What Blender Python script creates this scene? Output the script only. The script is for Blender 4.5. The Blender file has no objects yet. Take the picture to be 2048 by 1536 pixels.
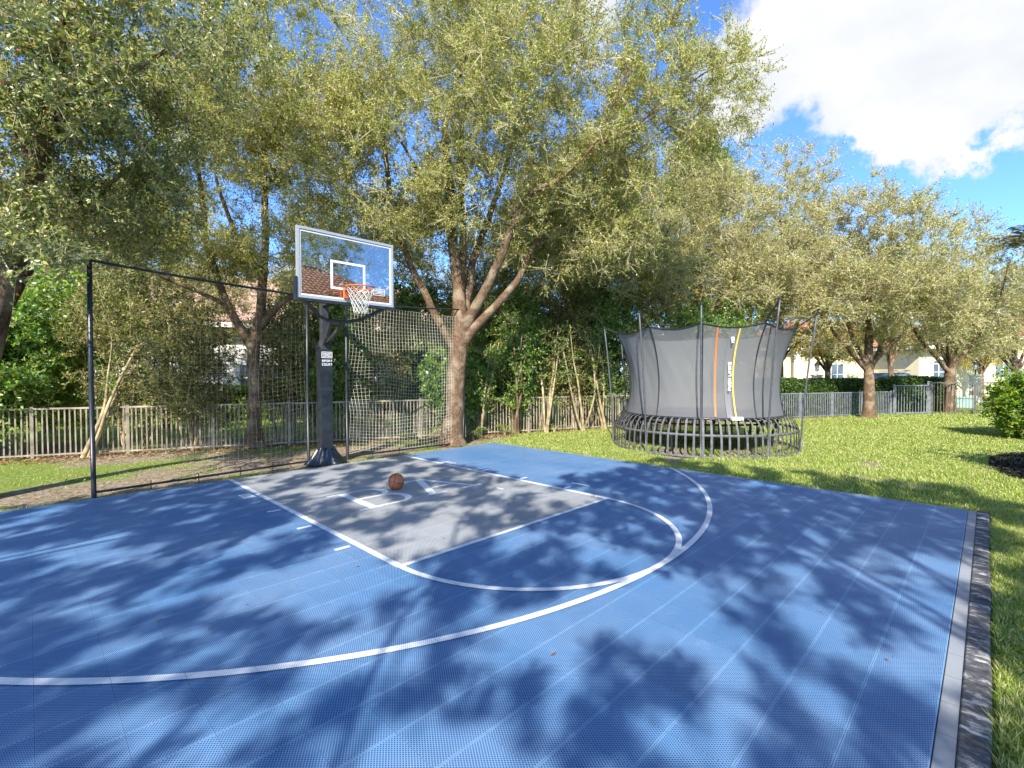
import bpy, math, random
import numpy as np
from mathutils import Vector, Matrix

# ------------------------------------------------------------------ camera, world, sun, exposure
SC = bpy.context.scene
COL = SC.collection
CAM = np.array([-4.327, -4.057, 1.872]); YAW, PITCH, ROLL, FPX = 0.7893, 0.0194, -0.0029, 960.3
_cy, _sy = math.cos(YAW), math.sin(YAW)
FWD = np.array([_sy*math.cos(PITCH), _cy*math.cos(PITCH), -math.sin(PITCH)])
_r = np.array([_cy, -_sy, 0.0]); _u = np.cross(_r, FWD)
RGT = math.cos(ROLL)*_r + math.sin(ROLL)*_u
UPV = -math.sin(ROLL)*_r + math.cos(ROLL)*_u
cd = bpy.data.cameras.new('camera'); cam = bpy.data.objects.new('camera', cd); COL.objects.link(cam)
m = Matrix.Identity(4)
for i in range(3):
    m[i][0] = RGT[i]; m[i][1] = UPV[i]; m[i][2] = -FWD[i]; m[i][3] = CAM[i]
cam.matrix_world = m
cd.sensor_width = 36.0; cd.lens = FPX/2048*36.0; cd.clip_start = 0.05; cd.clip_end = 2000
SC.camera = cam
SC.view_settings.view_transform = 'Standard'; SC.view_settings.look = 'None'
SC.view_settings.exposure = 1.27; SC.view_settings.gamma = 1.0

SUN_EL, SH_AZ = math.radians(38), math.radians(57)        # shadows fall towards SH_AZ (clockwise from +Y)
SDIR = np.array([-math.sin(SH_AZ)*math.cos(SUN_EL), -math.cos(SH_AZ)*math.cos(SUN_EL), math.sin(SUN_EL)])
sl = bpy.data.lights.new('sun', 'SUN'); sl.energy = 4.2; sl.angle = math.radians(0.53); sl.color = (1.0, 0.95, 0.86)
sun = bpy.data.objects.new('sun', sl); COL.objects.link(sun)
sun.rotation_euler = Vector(SDIR).to_track_quat('Z', 'Y').to_euler(); sun.location = (-20, -12, 20)

def W(px, row, z):
    "world point seen at photo pixel (px,row), z metres in front of the camera"
    return CAM + FWD*z + RGT*((px-1024)/FPX*z) - UPV*((row-768)/FPX*z)
def proj(X):
    d = np.asarray(X, float) - CAM; z = d @ FWD
    return 1024+FPX*(d @ RGT)/z, 768-FPX*(d @ UPV)/z, z

def nodes(mat):
    mat.use_nodes = True
    nt = mat.node_tree; nt.nodes.clear()
    return nt, nt.nodes.new, nt.links.new

wd = bpy.data.worlds.new('World'); SC.world = wd; wd.use_nodes = True
nt = wd.node_tree; nt.nodes.clear(); N = nt.nodes.new; L = nt.links.new
def vmath(op, a, b=None, N=N, L=L):
    n = N('ShaderNodeVectorMath'); n.operation = op
    for i, v in enumerate((a, b)):
        if v is None: continue
        if hasattr(v, 'is_linked'): L(v, n.inputs[i])
        else: n.inputs[i].default_value = v
    return n
def mth(N, L, op, *a, clamp=False):
    n = N('ShaderNodeMath'); n.operation = op; n.use_clamp = clamp
    for i, v in enumerate(a):
        if hasattr(v, 'is_linked'): L(v, n.inputs[i])
        else: n.inputs[i].default_value = v
    return n.outputs[0]
sky = N('ShaderNodeTexSky'); sky.sky_type = 'NISHITA'; sky.sun_disc = False
sky.sun_elevation = SUN_EL; sky.sun_rotation = SH_AZ + math.pi; sky.air_density = 1.0; sky.dust_density = 0.3; sky.ozone_density = 2.5
tc = N('ShaderNodeTexCoord')
nrm = vmath('NORMALIZE', tc.outputs['Generated'])
sx = N('ShaderNodeSeparateXYZ'); L(nrm.outputs[0], sx.inputs[0])
den = mth(N, L, 'ADD', mth(N, L, 'MAXIMUM', sx.outputs[2], 0.0), 0.22)
cx = N('ShaderNodeCombineXYZ'); L(mth(N, L, 'DIVIDE', sx.outputs[0], den), cx.inputs[0]); L(mth(N, L, 'DIVIDE', sx.outputs[1], den), cx.inputs[1])
nz = N('ShaderNodeTexNoise'); nz.inputs['Scale'].default_value = 1.5; nz.inputs['Detail'].default_value = 9; nz.inputs['Roughness'].default_value = 0.56
nz.inputs['Distortion'].default_value = 0.25; L(cx.outputs[0], nz.inputs['Vector'])
nzd = N('ShaderNodeTexNoise'); nzd.inputs['Scale'].default_value = 5.5; nzd.inputs['Detail'].default_value = 8; nzd.inputs['Roughness'].default_value = .62; L(nrm.outputs[0], nzd.inputs['Vector'])
off = vmath('SUBTRACT', nzd.outputs['Color'], (.5, .5, .5)); offs = N('ShaderNodeVectorMath'); offs.operation = 'SCALE'; L(off.outputs[0], offs.inputs[0]); offs.inputs['Scale'].default_value = .30
nrmd = vmath('ADD', nrm.outputs[0], offs.outputs[0])
def dirn(px, row):
    d = W(px, row, 1.0) - CAM; return tuple(d/np.linalg.norm(d))
acc = mth(N, L, 'MULTIPLY', mth(N, L, 'SUBTRACT', nz.outputs[0], 0.5), 2.9)
for px, row, wdt, amp in ((1850, 60, .30, .55), (1960, 200, .16, .4), (1750, 215, .10, .5), (1900, 245, .08, .45), (2040, 250, .08, .5), (1560, 60, .13, .32), (1640, 150, .11, .5), (1960, 225, .09, .4), (1780, 235, .07, .3), (1440, 235, .07, .4), (1180, 20, .08, .5), (1250, 90, .06, .45), (1470, 150, .07, .4),
                          (1560, 215, .06, -.7), (1335, 70, .06, -.8), (1540, 285, .07, -.6), (1720, 370, .08, -.9), (1880, 390, .09, -1.), (2048, 390, .09, -1.), (1600, 420, .12, -.3), (1950, 440, .12, -.4)):
    dv = vmath('DISTANCE', nrmd.outputs[0], dirn(px, row))
    g = mth(N, L, 'EXPONENT', mth(N, L, 'MULTIPLY', mth(N, L, 'POWER', mth(N, L, 'DIVIDE', dv.outputs['Value'], wdt), 2.0), -1.0))
    acc = mth(N, L, 'ADD', acc, mth(N, L, 'MULTIPLY', g, amp))
mr = N('ShaderNodeMapRange'); mr.interpolation_type = 'SMOOTHERSTEP'; L(acc, mr.inputs[0])
mr.inputs[1].default_value = -0.02; mr.inputs[2].default_value = 0.72
nz2 = N('ShaderNodeTexNoise'); nz2.inputs['Scale'].default_value = 3.2; nz2.inputs['Detail'].default_value = 7; L(cx.outputs[0], nz2.inputs['Vector'])
cr = N('ShaderNodeValToRGB'); L(nz2.outputs[0], cr.inputs[0])
cr.color_ramp.elements[0].position = .34; cr.color_ramp.elements[0].color = (.80, .85, .92, 1)
cr.color_ramp.elements[1].position = .6; cr.color_ramp.elements[1].color = (1, 1, 1, 1)
cb = N('ShaderNodeVectorMath'); cb.operation = 'SCALE'; L(cr.outputs[0], cb.inputs[0]); cb.inputs['Scale'].default_value = 2.9
tint = N('ShaderNodeMixRGB'); tint.blend_type = 'MULTIPLY'; tint.inputs[0].default_value = 1.0
L(sky.outputs[0], tint.inputs[1]); tint.inputs[2].default_value = (.47, .67, .98, 1)
mx = N('ShaderNodeMixRGB'); L(mr.outputs[0], mx.inputs[0]); L(tint.outputs[0], mx.inputs[1]); L(cb.outputs[0], mx.inputs[2])
bg = N('ShaderNodeBackground'); L(mx.outputs[0], bg.inputs[0]); bg.inputs[1].default_value = 0.15
wo = N('ShaderNodeOutputWorld'); L(bg.outputs[0], wo.inputs[0])

# ------------------------------------------------------------------ helpers
RNG = np.random.default_rng(7)
def tag(o, label=None, cat=None, group=None, kind=None):
    if label: o['label'] = label
    if cat: o['category'] = cat
    if group: o['group'] = group
    if kind: o['kind'] = kind
    return o
def empty(name, loc, label=None, cat=None, group=None):
    o = bpy.data.objects.new(name, None); o.location = loc; o.empty_display_size = .2; COL.objects.link(o)
    return tag(o, label, cat, group)
class MB:
    "collects vertices and faces (world coordinates); build() links them as one mesh object"
    def __init__(s): s.v = []; s.f = []; s.n = 0; s.mi = []
    def add(s, v, f, mi=0):
        v = np.asarray(v, float).reshape(-1, 3); s.v.append(v)
        for q in f: s.f.append([i+s.n for i in q]); s.mi.append(mi)
        s.n += len(v); return s
    def box(s, a, b, mi=0, M=None):
        x0, y0, z0 = a; x1, y1, z1 = b
        v = np.array([(x, y, z) for z in (z0, z1) for x, y in ((x0, y0), (x1, y0), (x1, y1), (x0, y1))], float)
        if M is not None: v = np.array([M @ Vector(p) for p in v])
        return s.add(v, [(3, 2, 1, 0), (4, 5, 6, 7), (0, 1, 5, 4), (1, 2, 6, 5), (2, 3, 7, 6), (3, 0, 4, 7)], mi)
    def bar(s, p, q, w, h=None, mi=0, bev=0.0):
        "box beam from p to q, w wide (horizontal), h deep"
        p = Vector(p); q = Vector(q); d = q-p; Ln = d.length; d.normalize()
        up = Vector((0, 0, 1)) if abs(d.z) < .98 else Vector((0, 1, 0))
        a = d.cross(up).normalized(); b = a.cross(d).normalized(); h = w if h is None else h
        v = [c + a*(sa*w/2) + b*(sb*h/2) for c in (p, q) for sa, sb in ((-1, -1), (1, -1), (1, 1), (-1, 1))]
        return s.add([tuple(x) for x in v], [(3, 2, 1, 0), (4, 5, 6, 7), (0, 1, 5, 4), (1, 2, 6, 5), (2, 3, 7, 6), (3, 0, 4, 7)], mi)
    def tube(s, pts, r, n=8, closed=False, mi=0, caps=True):
        pts = np.asarray(pts, float); k = len(pts)
        r = np.full(k, r) if np.isscalar(r) else np.asarray(r, float)
        if closed: t = np.roll(pts, -1, 0)-np.roll(pts, 1, 0)
        else: t = np.gradient(pts, axis=0)
        t /= np.maximum(np.linalg.norm(t, axis=1, keepdims=True), 1e-9)
        ref = np.array([0., 0, 1]) if abs(t[:, 2]).mean() < .85 else np.array([1., 0, 0])
        a = np.cross(t, ref); a /= np.maximum(np.linalg.norm(a, axis=1, keepdims=True), 1e-9); b = np.cross(t, a)
        an = np.arange(n)*2*math.pi/n
        v = pts[:, None] + r[:, None, None]*(np.cos(an)[None, :, None]*a[:, None] + np.sin(an)[None, :, None]*b[:, None])
        f = []
        for i in range(k if closed else k-1):
            j = (i+1) % k
            for q in range(n): f.append((i*n+q, i*n+(q+1) % n, j*n+(q+1) % n, j*n+q))
        if caps and not closed: f.append(tuple(range(n))); f.append(tuple((k-1)*n+q for q in range(n)))
        return s.add(v.reshape(-1, 3), f, mi)
    def sheet(s, grid, mi=0):
        g = np.asarray(grid, float); a, b = g.shape[:2]
        return s.add(g.reshape(-1, 3), [(i*b+j, i*b+j+1, (i+1)*b+j+1, (i+1)*b+j) for i in range(a-1) for j in range(b-1)], mi)
    def poly(s, pts2, z0, z1, mi=0):
        "flat polygon extruded from z0 to z1 (outline counter-clockwise)"
        n = len(pts2); v = [(x, y, z0) for x, y in pts2]+[(x, y, z1) for x, y in pts2]
        f = [tuple(range(n-1, -1, -1)), tuple(range(n, 2*n))]+[(i, (i+1) % n, n+(i+1) % n, n+i) for i in range(n)]
        return s.add(v, f, mi)
    def build(s, name, mats, parent=None, smooth=False, origin=None):
        v = np.concatenate(s.v) if s.v else np.zeros((0, 3))
        org = np.array(parent.location) if parent is not None and parent.type == 'EMPTY' else (np.array(origin, float) if origin is not None else np.zeros(3))
        if parent is not None and parent.type != 'EMPTY': org = np.array(parent['_org'])
        me = bpy.data.meshes.new(name)
        ln = np.array([len(q) for q in s.f], np.int32); ix = np.array([i for q in s.f for i in q], np.int32)
        fill(me, v-org, ln, ix)
        if smooth: me.polygons.foreach_set('use_smooth', np.ones(len(ln), bool))
        for mt in (mats if isinstance(mats, (list, tuple)) else [mats]): me.materials.append(mt)
        if len(set(s.mi)) > 1: me.polygons.foreach_set('material_index', np.array(s.mi, np.int32))
        me.update()
        o = bpy.data.objects.new(name, me); COL.objects.link(o)
        if parent is not None: o.parent = parent
        elif origin is not None: o.location = origin
        o['_org'] = [float(x) for x in org]
        return o
def fill(me, v, ln, ix):
    me.vertices.add(len(v)); me.vertices.foreach_set('co', np.ascontiguousarray(v, np.float32).ravel())
    me.loops.add(len(ix)); me.loops.foreach_set('vertex_index', ix)
    me.polygons.add(len(ln)); me.polygons.foreach_set('loop_start', np.concatenate(([0], np.cumsum(ln)[:-1])).astype(np.int32))
    me.polygons.foreach_set('use_smooth', np.zeros(len(ln), bool))
    me.update(calc_edges=True)
def quadmesh(name, v4, mat, parent=None, origin=None, k=4):
    "v4: (n,k,3) array of separate faces"
    org = np.array(parent.location) if parent is not None else (np.array(origin, float) if origin is not None else np.zeros(3))
    v = (v4.reshape(-1, 3)-org); n = len(v4)
    me = bpy.data.meshes.new(name); fill(me, v, np.full(n, k, np.int32), np.arange(n*k, dtype=np.int32))
    me.materials.append(mat); me.update()
    o = bpy.data.objects.new(name, me); COL.objects.link(o)
    if parent is not None: o.parent = parent
    elif origin is not None: o.location = origin
    return o
def vnoise(p, scale, seed=0):
    "smooth value noise at 2-D/3-D points"
    p = np.asarray(p, float)*scale; i = np.floor(p).astype(np.int64); f = p-i; f = f*f*(3-2*f)
    D = p.shape[1]; out = 0
    for c in range(2**D):
        w = 1.0; h = np.full(len(p), seed*7919, np.int64)
        for d in range(D):
            b = (c >> d) & 1; w = w*(f[:, d] if b else 1-f[:, d]); h = h*374761393 + (i[:, d]+b)*(668265263+d*97)
        h = (h ^ (h >> 13))*1274126177; h = (h ^ (h >> 16)) & 0xffff
        out = out + w*h/65535.0
    return out
# ------------------------------------------------------------------ materials
def pmat(name, col, rough=.6, metal=0., spec=.5, noise=0., nscale=8., bump=0., bscale=40., col2=None, coat=0.):
    mt = bpy.data.materials.new(name); nt, N, L = nodes(mt)
    b = N('ShaderNodeBsdfPrincipled'); o = N('ShaderNodeOutputMaterial'); L(b.outputs[0], o.inputs[0])
    b.inputs['Roughness'].default_value = rough; b.inputs['Metallic'].default_value = metal
    b.inputs['Specular IOR Level'].default_value = spec; b.inputs['Coat Weight'].default_value = coat
    b.inputs['Base Color'].default_value = (*col, 1)
    t = N('ShaderNodeTexCoord')
    if noise or col2:
        nz = N('ShaderNodeTexNoise'); nz.inputs['Scale'].default_value = nscale; nz.inputs['Detail'].default_value = 6; L(t.outputs['Object'], nz.inputs[0])
        r = N('ShaderNodeValToRGB'); L(nz.outputs[0], r.inputs[0])
        c2 = col2 or tuple(c*(1-noise) for c in col); c1 = col if col2 else tuple(min(1, c*(1+noise)) for c in col)
        r.color_ramp.elements[0].position = .35; r.color_ramp.elements[0].color = (*c2, 1)
        r.color_ramp.elements[1].position = .65; r.color_ramp.elements[1].color = (*c1, 1)
        L(r.outputs[0], b.inputs['Base Color'])
    if bump:
        n2 = N('ShaderNodeTexNoise'); n2.inputs['Scale'].default_value = bscale; n2.inputs['Detail'].default_value = 4; L(t.outputs['Object'], n2.inputs[0])
        bp = N('ShaderNodeBump'); bp.inputs['Strength'].default_value = bump; bp.inputs['Distance'].default_value = .02
        L(n2.outputs[0], bp.inputs['Height']); L(bp.outputs[0], b.inputs['Normal'])
    return mt
def leafmat(name, stops, trans=.3, rough=.5, tcol=None, spec=.35):
    mt = bpy.data.materials.new(name); nt, N, L = nodes(mt)
    g = N('ShaderNodeNewGeometry'); r = N('ShaderNodeValToRGB'); L(g.outputs['Random Per Island'], r.inputs[0])
    r.color_ramp.interpolation = 'LINEAR'
    while len(r.color_ramp.elements) < len(stops): r.color_ramp.elements.new(.5)
    for e, (p, c) in zip(r.color_ramp.elements, stops): e.position = p; e.color = (*c, 1)
    b = N('ShaderNodeBsdfPrincipled'); L(r.outputs[0], b.inputs['Base Color']); b.inputs['Roughness'].default_value = rough
    b.inputs['Specular IOR Level'].default_value = spec
    tr = N('ShaderNodeBsdfTranslucent'); hs = N('ShaderNodeMixRGB'); hs.blend_type = 'MULTIPLY'; hs.inputs[0].default_value = 1
    L(r.outputs[0], hs.inputs[1]); hs.inputs[2].default_value = (*(tcol or (1.5, 1.6, .7)), 1); L(hs.outputs[0], tr.inputs[0])
    mx = N('ShaderNodeMixShader'); mx.inputs[0].default_value = trans; L(b.outputs[0], mx.inputs[1]); L(tr.outputs[0], mx.inputs[2])
    o = N('ShaderNodeOutputMaterial'); L(mx.outputs[0], o.inputs[0]); return mt
OAK = leafmat('oak leaf', [(0, (.08, .115, .02)), (.3, (.26, .30, .06)), (.65, (.42, .435, .11)), (.95, (.56, .54, .19)), (.985, (.42, .15, .03)), (1, (.40, .20, .05))], .38, .5, (1.75, 1.7, .7), spec=.45)
OAKD = leafmat('dark oak leaf', [(0, (.05, .09, .03)), (.35, (.17, .23, .06)), (.7, (.35, .385, .10)), (.96, (.50, .49, .17)), (.99, (.40, .13, .03)), (1, (.4, .13, .03))], .38, .42, (1.6, 1.5, .7), spec=.9)
OLIVE = leafmat('pale oak leaf', [(0, (.12, .14, .03)), (.35, (.31, .33, .09)), (.72, (.47, .46, .17)), (.95, (.60, .56, .28)), (1, (.35, .2, .07))], .38, .5, (1.8, 1.7, .9), spec=.6)
BRIGHT = leafmat('bright leaf', [(0, (.05, .10, .012)), (.5, (.13, .22, .02)), (1, (.26, .34, .03))], .38, .45)
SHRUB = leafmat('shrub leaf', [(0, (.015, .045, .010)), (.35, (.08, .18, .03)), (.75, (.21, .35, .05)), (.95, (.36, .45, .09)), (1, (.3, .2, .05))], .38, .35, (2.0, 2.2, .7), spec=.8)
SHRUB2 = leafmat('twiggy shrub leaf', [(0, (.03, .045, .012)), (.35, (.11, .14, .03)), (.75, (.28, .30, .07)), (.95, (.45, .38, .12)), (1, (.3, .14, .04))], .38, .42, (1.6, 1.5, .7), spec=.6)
BRIGHTS = leafmat('shrub leaf coloured sunlit', [(0, (.05, .11, .014)), (.5, (.17, .28, .03)), (1, (.34, .42, .06))], .4, .4, (1.9, 2.1, .7), spec=.7)  # brighter shrub greens: the sunlit look is put into the leaf colour
HEDGE = leafmat('hedge leaf', [(0, (.02, .045, .012)), (.5, (.06, .12, .02)), (1, (.13, .20, .03))], .25, .45)
YELLOW = leafmat('yellow leaf', [(0, (.22, .24, .02)), (.5, (.42, .36, .03)), (1, (.5, .30, .04))], .35, .5)
CROTON = leafmat('shrub with red tips', [(0, (.04, .12, .01)), (.5, (.14, .27, .015)), (.9, (.32, .42, .03)), (.985, (.45, .40, .03)), (1, (.5, .07, .02))], .35, .3, spec=.7)
GRASS = leafmat('grass blade', [(0, (.14, .22, .03)), (.35, (.28, .37, .05)), (.7, (.45, .49, .14)), (.88, (.60, .56, .26)), (1, (.66, .54, .32))], .35, .5, (1.3, 1.4, .7))
LITTER = leafmat('fallen leaf', [(0, (.16, .07, .03)), (.5, (.30, .15, .06)), (.9, (.42, .26, .12)), (1, (.5, .4, .25))], .1, .6)
MULCH = leafmat('mulch chip', [(0, (.012, .008, .006)), (.8, (.04, .028, .02)), (1, (.14, .10, .08))], .0, .6)
PALM = leafmat('palm frond', [(0, (.06, .09, .03)), (.6, (.17, .2, .07)), (1, (.38, .33, .17))], .25, .45)
def barkmat(name, c1, c2, sc=5., bump=.9):
    mt = bpy.data.materials.new(name); nt, N, L = nodes(mt)
    t = N('ShaderNodeTexCoord'); mp = N('ShaderNodeMapping'); mp.inputs['Scale'].default_value = (1, 1, .22); L(t.outputs['Object'], mp.inputs[0])
    nz = N('ShaderNodeTexNoise'); nz.inputs['Scale'].default_value = sc*9; nz.inputs['Detail'].default_value = 7; nz.inputs['Roughness'].default_value = .65; L(mp.outputs[0], nz.inputs[0])
    n2 = N('ShaderNodeTexNoise'); n2.inputs['Scale'].default_value = sc*.5; n2.inputs['Detail'].default_value = 5; L(t.outputs['Object'], n2.inputs[0])
    r = N('ShaderNodeValToRGB'); L(nz.outputs[0], r.inputs[0])
    r.color_ramp.elements[0].position = .38; r.color_ramp.elements[0].color = (*[c*.35 for c in c1], 1); r.color_ramp.elements[1].position = .62; r.color_ramp.elements[1].color = (*c1, 1)
    m2 = N('ShaderNodeMixRGB'); rr = N('ShaderNodeValToRGB'); L(n2.outputs[0], rr.inputs[0]); rr.color_ramp.elements[0].position = .48; rr.color_ramp.elements[1].position = .62
    mm = mth(N, L, 'MULTIPLY', rr.outputs[0], .75)
    L(mm, m2.inputs[0]); L(r.outputs[0], m2.inputs[1]); m2.inputs[2].default_value = (*c2, 1)
    b = N('ShaderNodeBsdfPrincipled'); L(m2.outputs[0], b.inputs['Base Color']); b.inputs['Roughness'].default_value = .85; b.inputs['Specular IOR Level'].default_value = .2
    bp = N('ShaderNodeBump'); bp.inputs['Strength'].default_value = bump; bp.inputs['Distance'].default_value = .05; L(nz.outputs[0], bp.inputs['Height']); L(bp.outputs[0], b.inputs['Normal'])
    o = N('ShaderNodeOutputMaterial'); L(b.outputs[0], o.inputs[0]); return mt
BARK = barkmat('oak bark', (.25, .155, .09), (.38, .29, .19), 6., 1.)
BARKD = barkmat('dark bark', (.17, .10, .06), (.30, .24, .16))
TWIG = pmat('twig', (.48, .40, .29), .8, spec=.2, noise=.35, nscale=3)
STEM = pmat('shrub stem', (.36, .28, .16), .8, spec=.2, noise=.45, nscale=5)
BLACK = pmat('black powder coat', (.016, .018, .022), .38, spec=.5, noise=.2, nscale=20)
BLACKM = pmat('dark grey steel', (.055, .055, .062), .4, metal=.2, noise=.25, nscale=9)
PAD = pmat('vinyl pad', (.016, .020, .026), .33, spec=.7, noise=.3, nscale=6, bump=1., bscale=7)
STEEL = pmat('dark grey pole', (.085, .09, .10), .5, metal=.2, noise=.2, nscale=12)
WHITE = pmat('white paint', (.78, .78, .77), .5)
ORANGE = pmat('orange rim paint', (.62, .13, .035), .42, noise=.15, nscale=30)
SILVER = pmat('brushed aluminium', (.46, .48, .50), .35, metal=.35, noise=.06, nscale=30)

# ------------------------------------------------------------------ court tiles
TILE = 1/3.0
def tilemat(name, top, hole, dust=.0, holes=True, seam=(1.16, 1.10, 1.05)):
    mt = bpy.data.materials.new(name); nt, N, L = nodes(mt); M = lambda op, *a, **k: mth(N, L, op, *a, **k)
    t = N('ShaderNodeTexCoord'); s = N('ShaderNodeSeparateXYZ'); L(t.outputs['Object'], s.inputs[0]); X, Y = s.outputs[0], s.outputs[1]
    S = 54.0
    a = M('ABSOLUTE', M('SUBTRACT', M('FRACT', M('MULTIPLY', M('ADD', X, Y), S)), .5)); b_ = M('ABSOLUTE', M('SUBTRACT', M('FRACT', M('MULTIPLY', M('SUBTRACT', X, M('MULTIPLY', Y, .62)), S*1.15)), .5))
    hm = M('LESS_THAN', M('MAXIMUM', a, b_), .30)
    tx = M('DIVIDE', X, TILE); ty = M('DIVIDE', M('ADD', Y, 3.88), TILE)
    fx = M('FRACT', tx); fy = M('FRACT', ty)
    ex = M('MINIMUM', fx, M('SUBTRACT', 1.0, fx)); ey = M('MINIMUM', fy, M('SUBTRACT', 1.0, fy))
    sm = M('MAXIMUM', M('LESS_THAN', ey, .022), M('MULTIPLY', M('LESS_THAN', ex, .012), .45)); gap = M('LESS_THAN', M('MINIMUM', ex, ey), .005)
    hm = M('MULTIPLY', hm, M('SUBTRACT', 1.0, sm))
    cxy = N('ShaderNodeCombineXYZ'); L(M('FLOOR', tx), cxy.inputs[0]); L(M('FLOOR', ty), cxy.inputs[1])
    wn = N('ShaderNodeTexWhiteNoise'); wn.noise_dimensions = '2D'; L(cxy.outputs[0], wn.inputs['Vector'])
    nz = N('ShaderNodeTexNoise'); nz.inputs['Scale'].default_value = .8; nz.inputs['Detail'].default_value = 7; L(t.outputs['Object'], nz.inputs[0])
    # dust and wear: large soft patches
    dr = N('ShaderNodeMapRange'); L(nz.outputs[0], dr.inputs[0]); dr.inputs[1].default_value = .35; dr.inputs[2].default_value = .75
    nf = N('ShaderNodeTexNoise'); nf.inputs['Scale'].default_value = 5.5; nf.inputs['Detail'].default_value = 10; nf.inputs['Roughness'].default_value = .75; nf.inputs['Distortion'].default_value = 1.2; L(t.outputs['Object'], nf.inputs[0])
    fr_ = N('ShaderNodeMapRange'); L(nf.outputs[0], fr_.inputs[0]); fr_.inputs[1].default_value = .56; fr_.inputs[2].default_value = .72
    dr_ = dr; dr = N('ShaderNodeMath'); dr.operation = 'ADD'; L(dr_.outputs[0], dr.inputs[0]); L(fr_.outputs[0], dr.inputs[1])
    c0 = N('ShaderNodeMixRGB'); L(M('MULTIPLY', dr.outputs[0], .26), c0.inputs[0]); c0.inputs[1].default_value = (*top, 1); c0.inputs[2].default_value = (.46, .52, .58, 1)
    c1 = N('ShaderNodeMixRGB'); L(hm if holes else sm, c1.inputs[0]); L(c0.outputs[0], c1.inputs[1]); c1.inputs[2].default_value = (*hole, 1)  # flat lattice: shade inside the holes is put in as dark colour
    if not holes: c1.inputs[0].default_value = 0; nt.links.remove(c1.inputs[0].links[0])
    c2 = N('ShaderNodeMixRGB'); c2.blend_type = 'MULTIPLY'; L(sm, c2.inputs[0]); L(c1.outputs[0], c2.inputs[1]); c2.inputs[2].default_value = (*seam, 1)
    c3 = N('ShaderNodeMixRGB'); c3.blend_type = 'MULTIPLY'; c3.inputs[0].default_value = 1; L(c2.outputs[0], c3.inputs[1])
    v = M('ADD', .95, M('MULTIPLY', wn.outputs['Value'], .09)); cv = N('ShaderNodeCombineXYZ'); [L(v, cv.inputs[i]) for i in range(3)]; L(cv.outputs[0], c3.inputs[2])
    c4 = N('ShaderNodeMixRGB'); L(M('MULTIPLY', gap, .7), c4.inputs[0]); L(c3.outputs[0], c4.inputs[1]); c4.inputs[2].default_value = (hole[0]*.3, hole[1]*.3, hole[2]*.3, 1)
    b = N('ShaderNodeBsdfPrincipled'); L(c4.outputs[0], b.inputs['Base Color']); b.inputs['Roughness'].default_value = .55; b.inputs['Specular IOR Level'].default_value = .3
    b.inputs['Sheen Weight'].default_value = dust; b.inputs['Sheen Roughness'].default_value = .6
    # every tile is slightly dished
    dome = M('MULTIPLY', M('ADD', M('POWER', M('SUBTRACT', fx, .5), 2.0), M('POWER', M('SUBTRACT', fy, .5), 2.0)), .012)
    h = dome
    bp = N('ShaderNodeBump'); bp.inputs['Strength'].default_value = .6; bp.inputs['Distance'].default_value = 1.0; L(h, bp.inputs['Height']); L(bp.outputs[0], b.inputs['Normal'])
    o = N('ShaderNodeOutputMaterial'); L(b.outputs[0], o.inputs[0]); return mt
BLUE = tilemat('blue court tile', (.105, .245, .44), (.001, .020, .11), .02)
GREYT = tilemat('grey court tile', (.35, .357, .36), (.13, .14, .15), .0)
LINE = tilemat('white line paint on tile', (.80, .80, .78), (.42, .47, .55), 0., seam=(.97, .97, .97))
EDGE = tilemat('grey edge ramp tile', (.22, .23, .25), (.15, .15, .15), .05, holes=False, seam=(.7, .7, .7))

X0, X1, Y0, Y1 = -13.0, 4.70, -3.88, 5.60
tag(MB().box((X0, Y0, -.045), (X1, Y1, 0)).build('court_surface', BLUE), kind='structure')
R1, R3, YC, LWD = 1.829, 6.02, 4.19, .066
tag(MB().poly([(-R1, 0), (R1, 0), (R1, Y1-.004), (-R1, Y1-.004)], .0005, .004).build('court_key', GREYT), kind='structure')
def arc(cx, cy, r, a0, a1, n=96, w=LWD):
    a = np.radians(np.linspace(a0, a1, n)); g = np.zeros((2, n, 3))
    for k, rr in enumerate((r, r-w)): g[k, :, 0] = cx+rr*np.cos(a); g[k, :, 1] = cy+rr*np.sin(a); g[k, :, 2] = .008
    return g
ml = MB()
ml.sheet(arc(0, 0, R1, -180, 0))
aend = math.degrees(math.acos(X1/R3)); ml.sheet(arc(0, YC, R3, -180-15, -aend-.0, 160)+np.array([0, 0, .0012]))
for sx_ in (-1, 1): ml.poly(sorted_ := ([(sx_*R1-(LWD if sx_ > 0 else 0), 0.0), (sx_*R1+(LWD if sx_ < 0 else 0), 0.0), (sx_*R1+(LWD if sx_ < 0 else 0), Y1-.02), (sx_*R1-(LWD if sx_ > 0 else 0), Y1-.02)]), .0045, .008)
ml.poly([(-R1+LWD, -.026), (R1-LWD, -.026), (R1-LWD, .026), (-R1+LWD, .026)], .0045, .0086)
for sx_ in (-1, 1):
    for y0, y1 in ((3.93, 4.24), (2.905, 2.95), (1.875, 1.92), (.86, .905)):
        xa, xb = sorted((sx_*(R1+.05), sx_*(R1+.215))); ml.poly([(xa, y0), (xb, y0), (xb, y1), (xa, y1)], .0005, .006)
ml.poly([(2.25, .66), (2.285, .66), (2.285, 1.03), (2.25, 1.03)], .0005, .006)
ml.poly([(1.09, 1.54), (1.12, 1.54), (1.12, 1.69), (1.09, 1.69)], .0045, .007)
tag(ml.build('court_lines', LINE), kind='structure')
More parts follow.
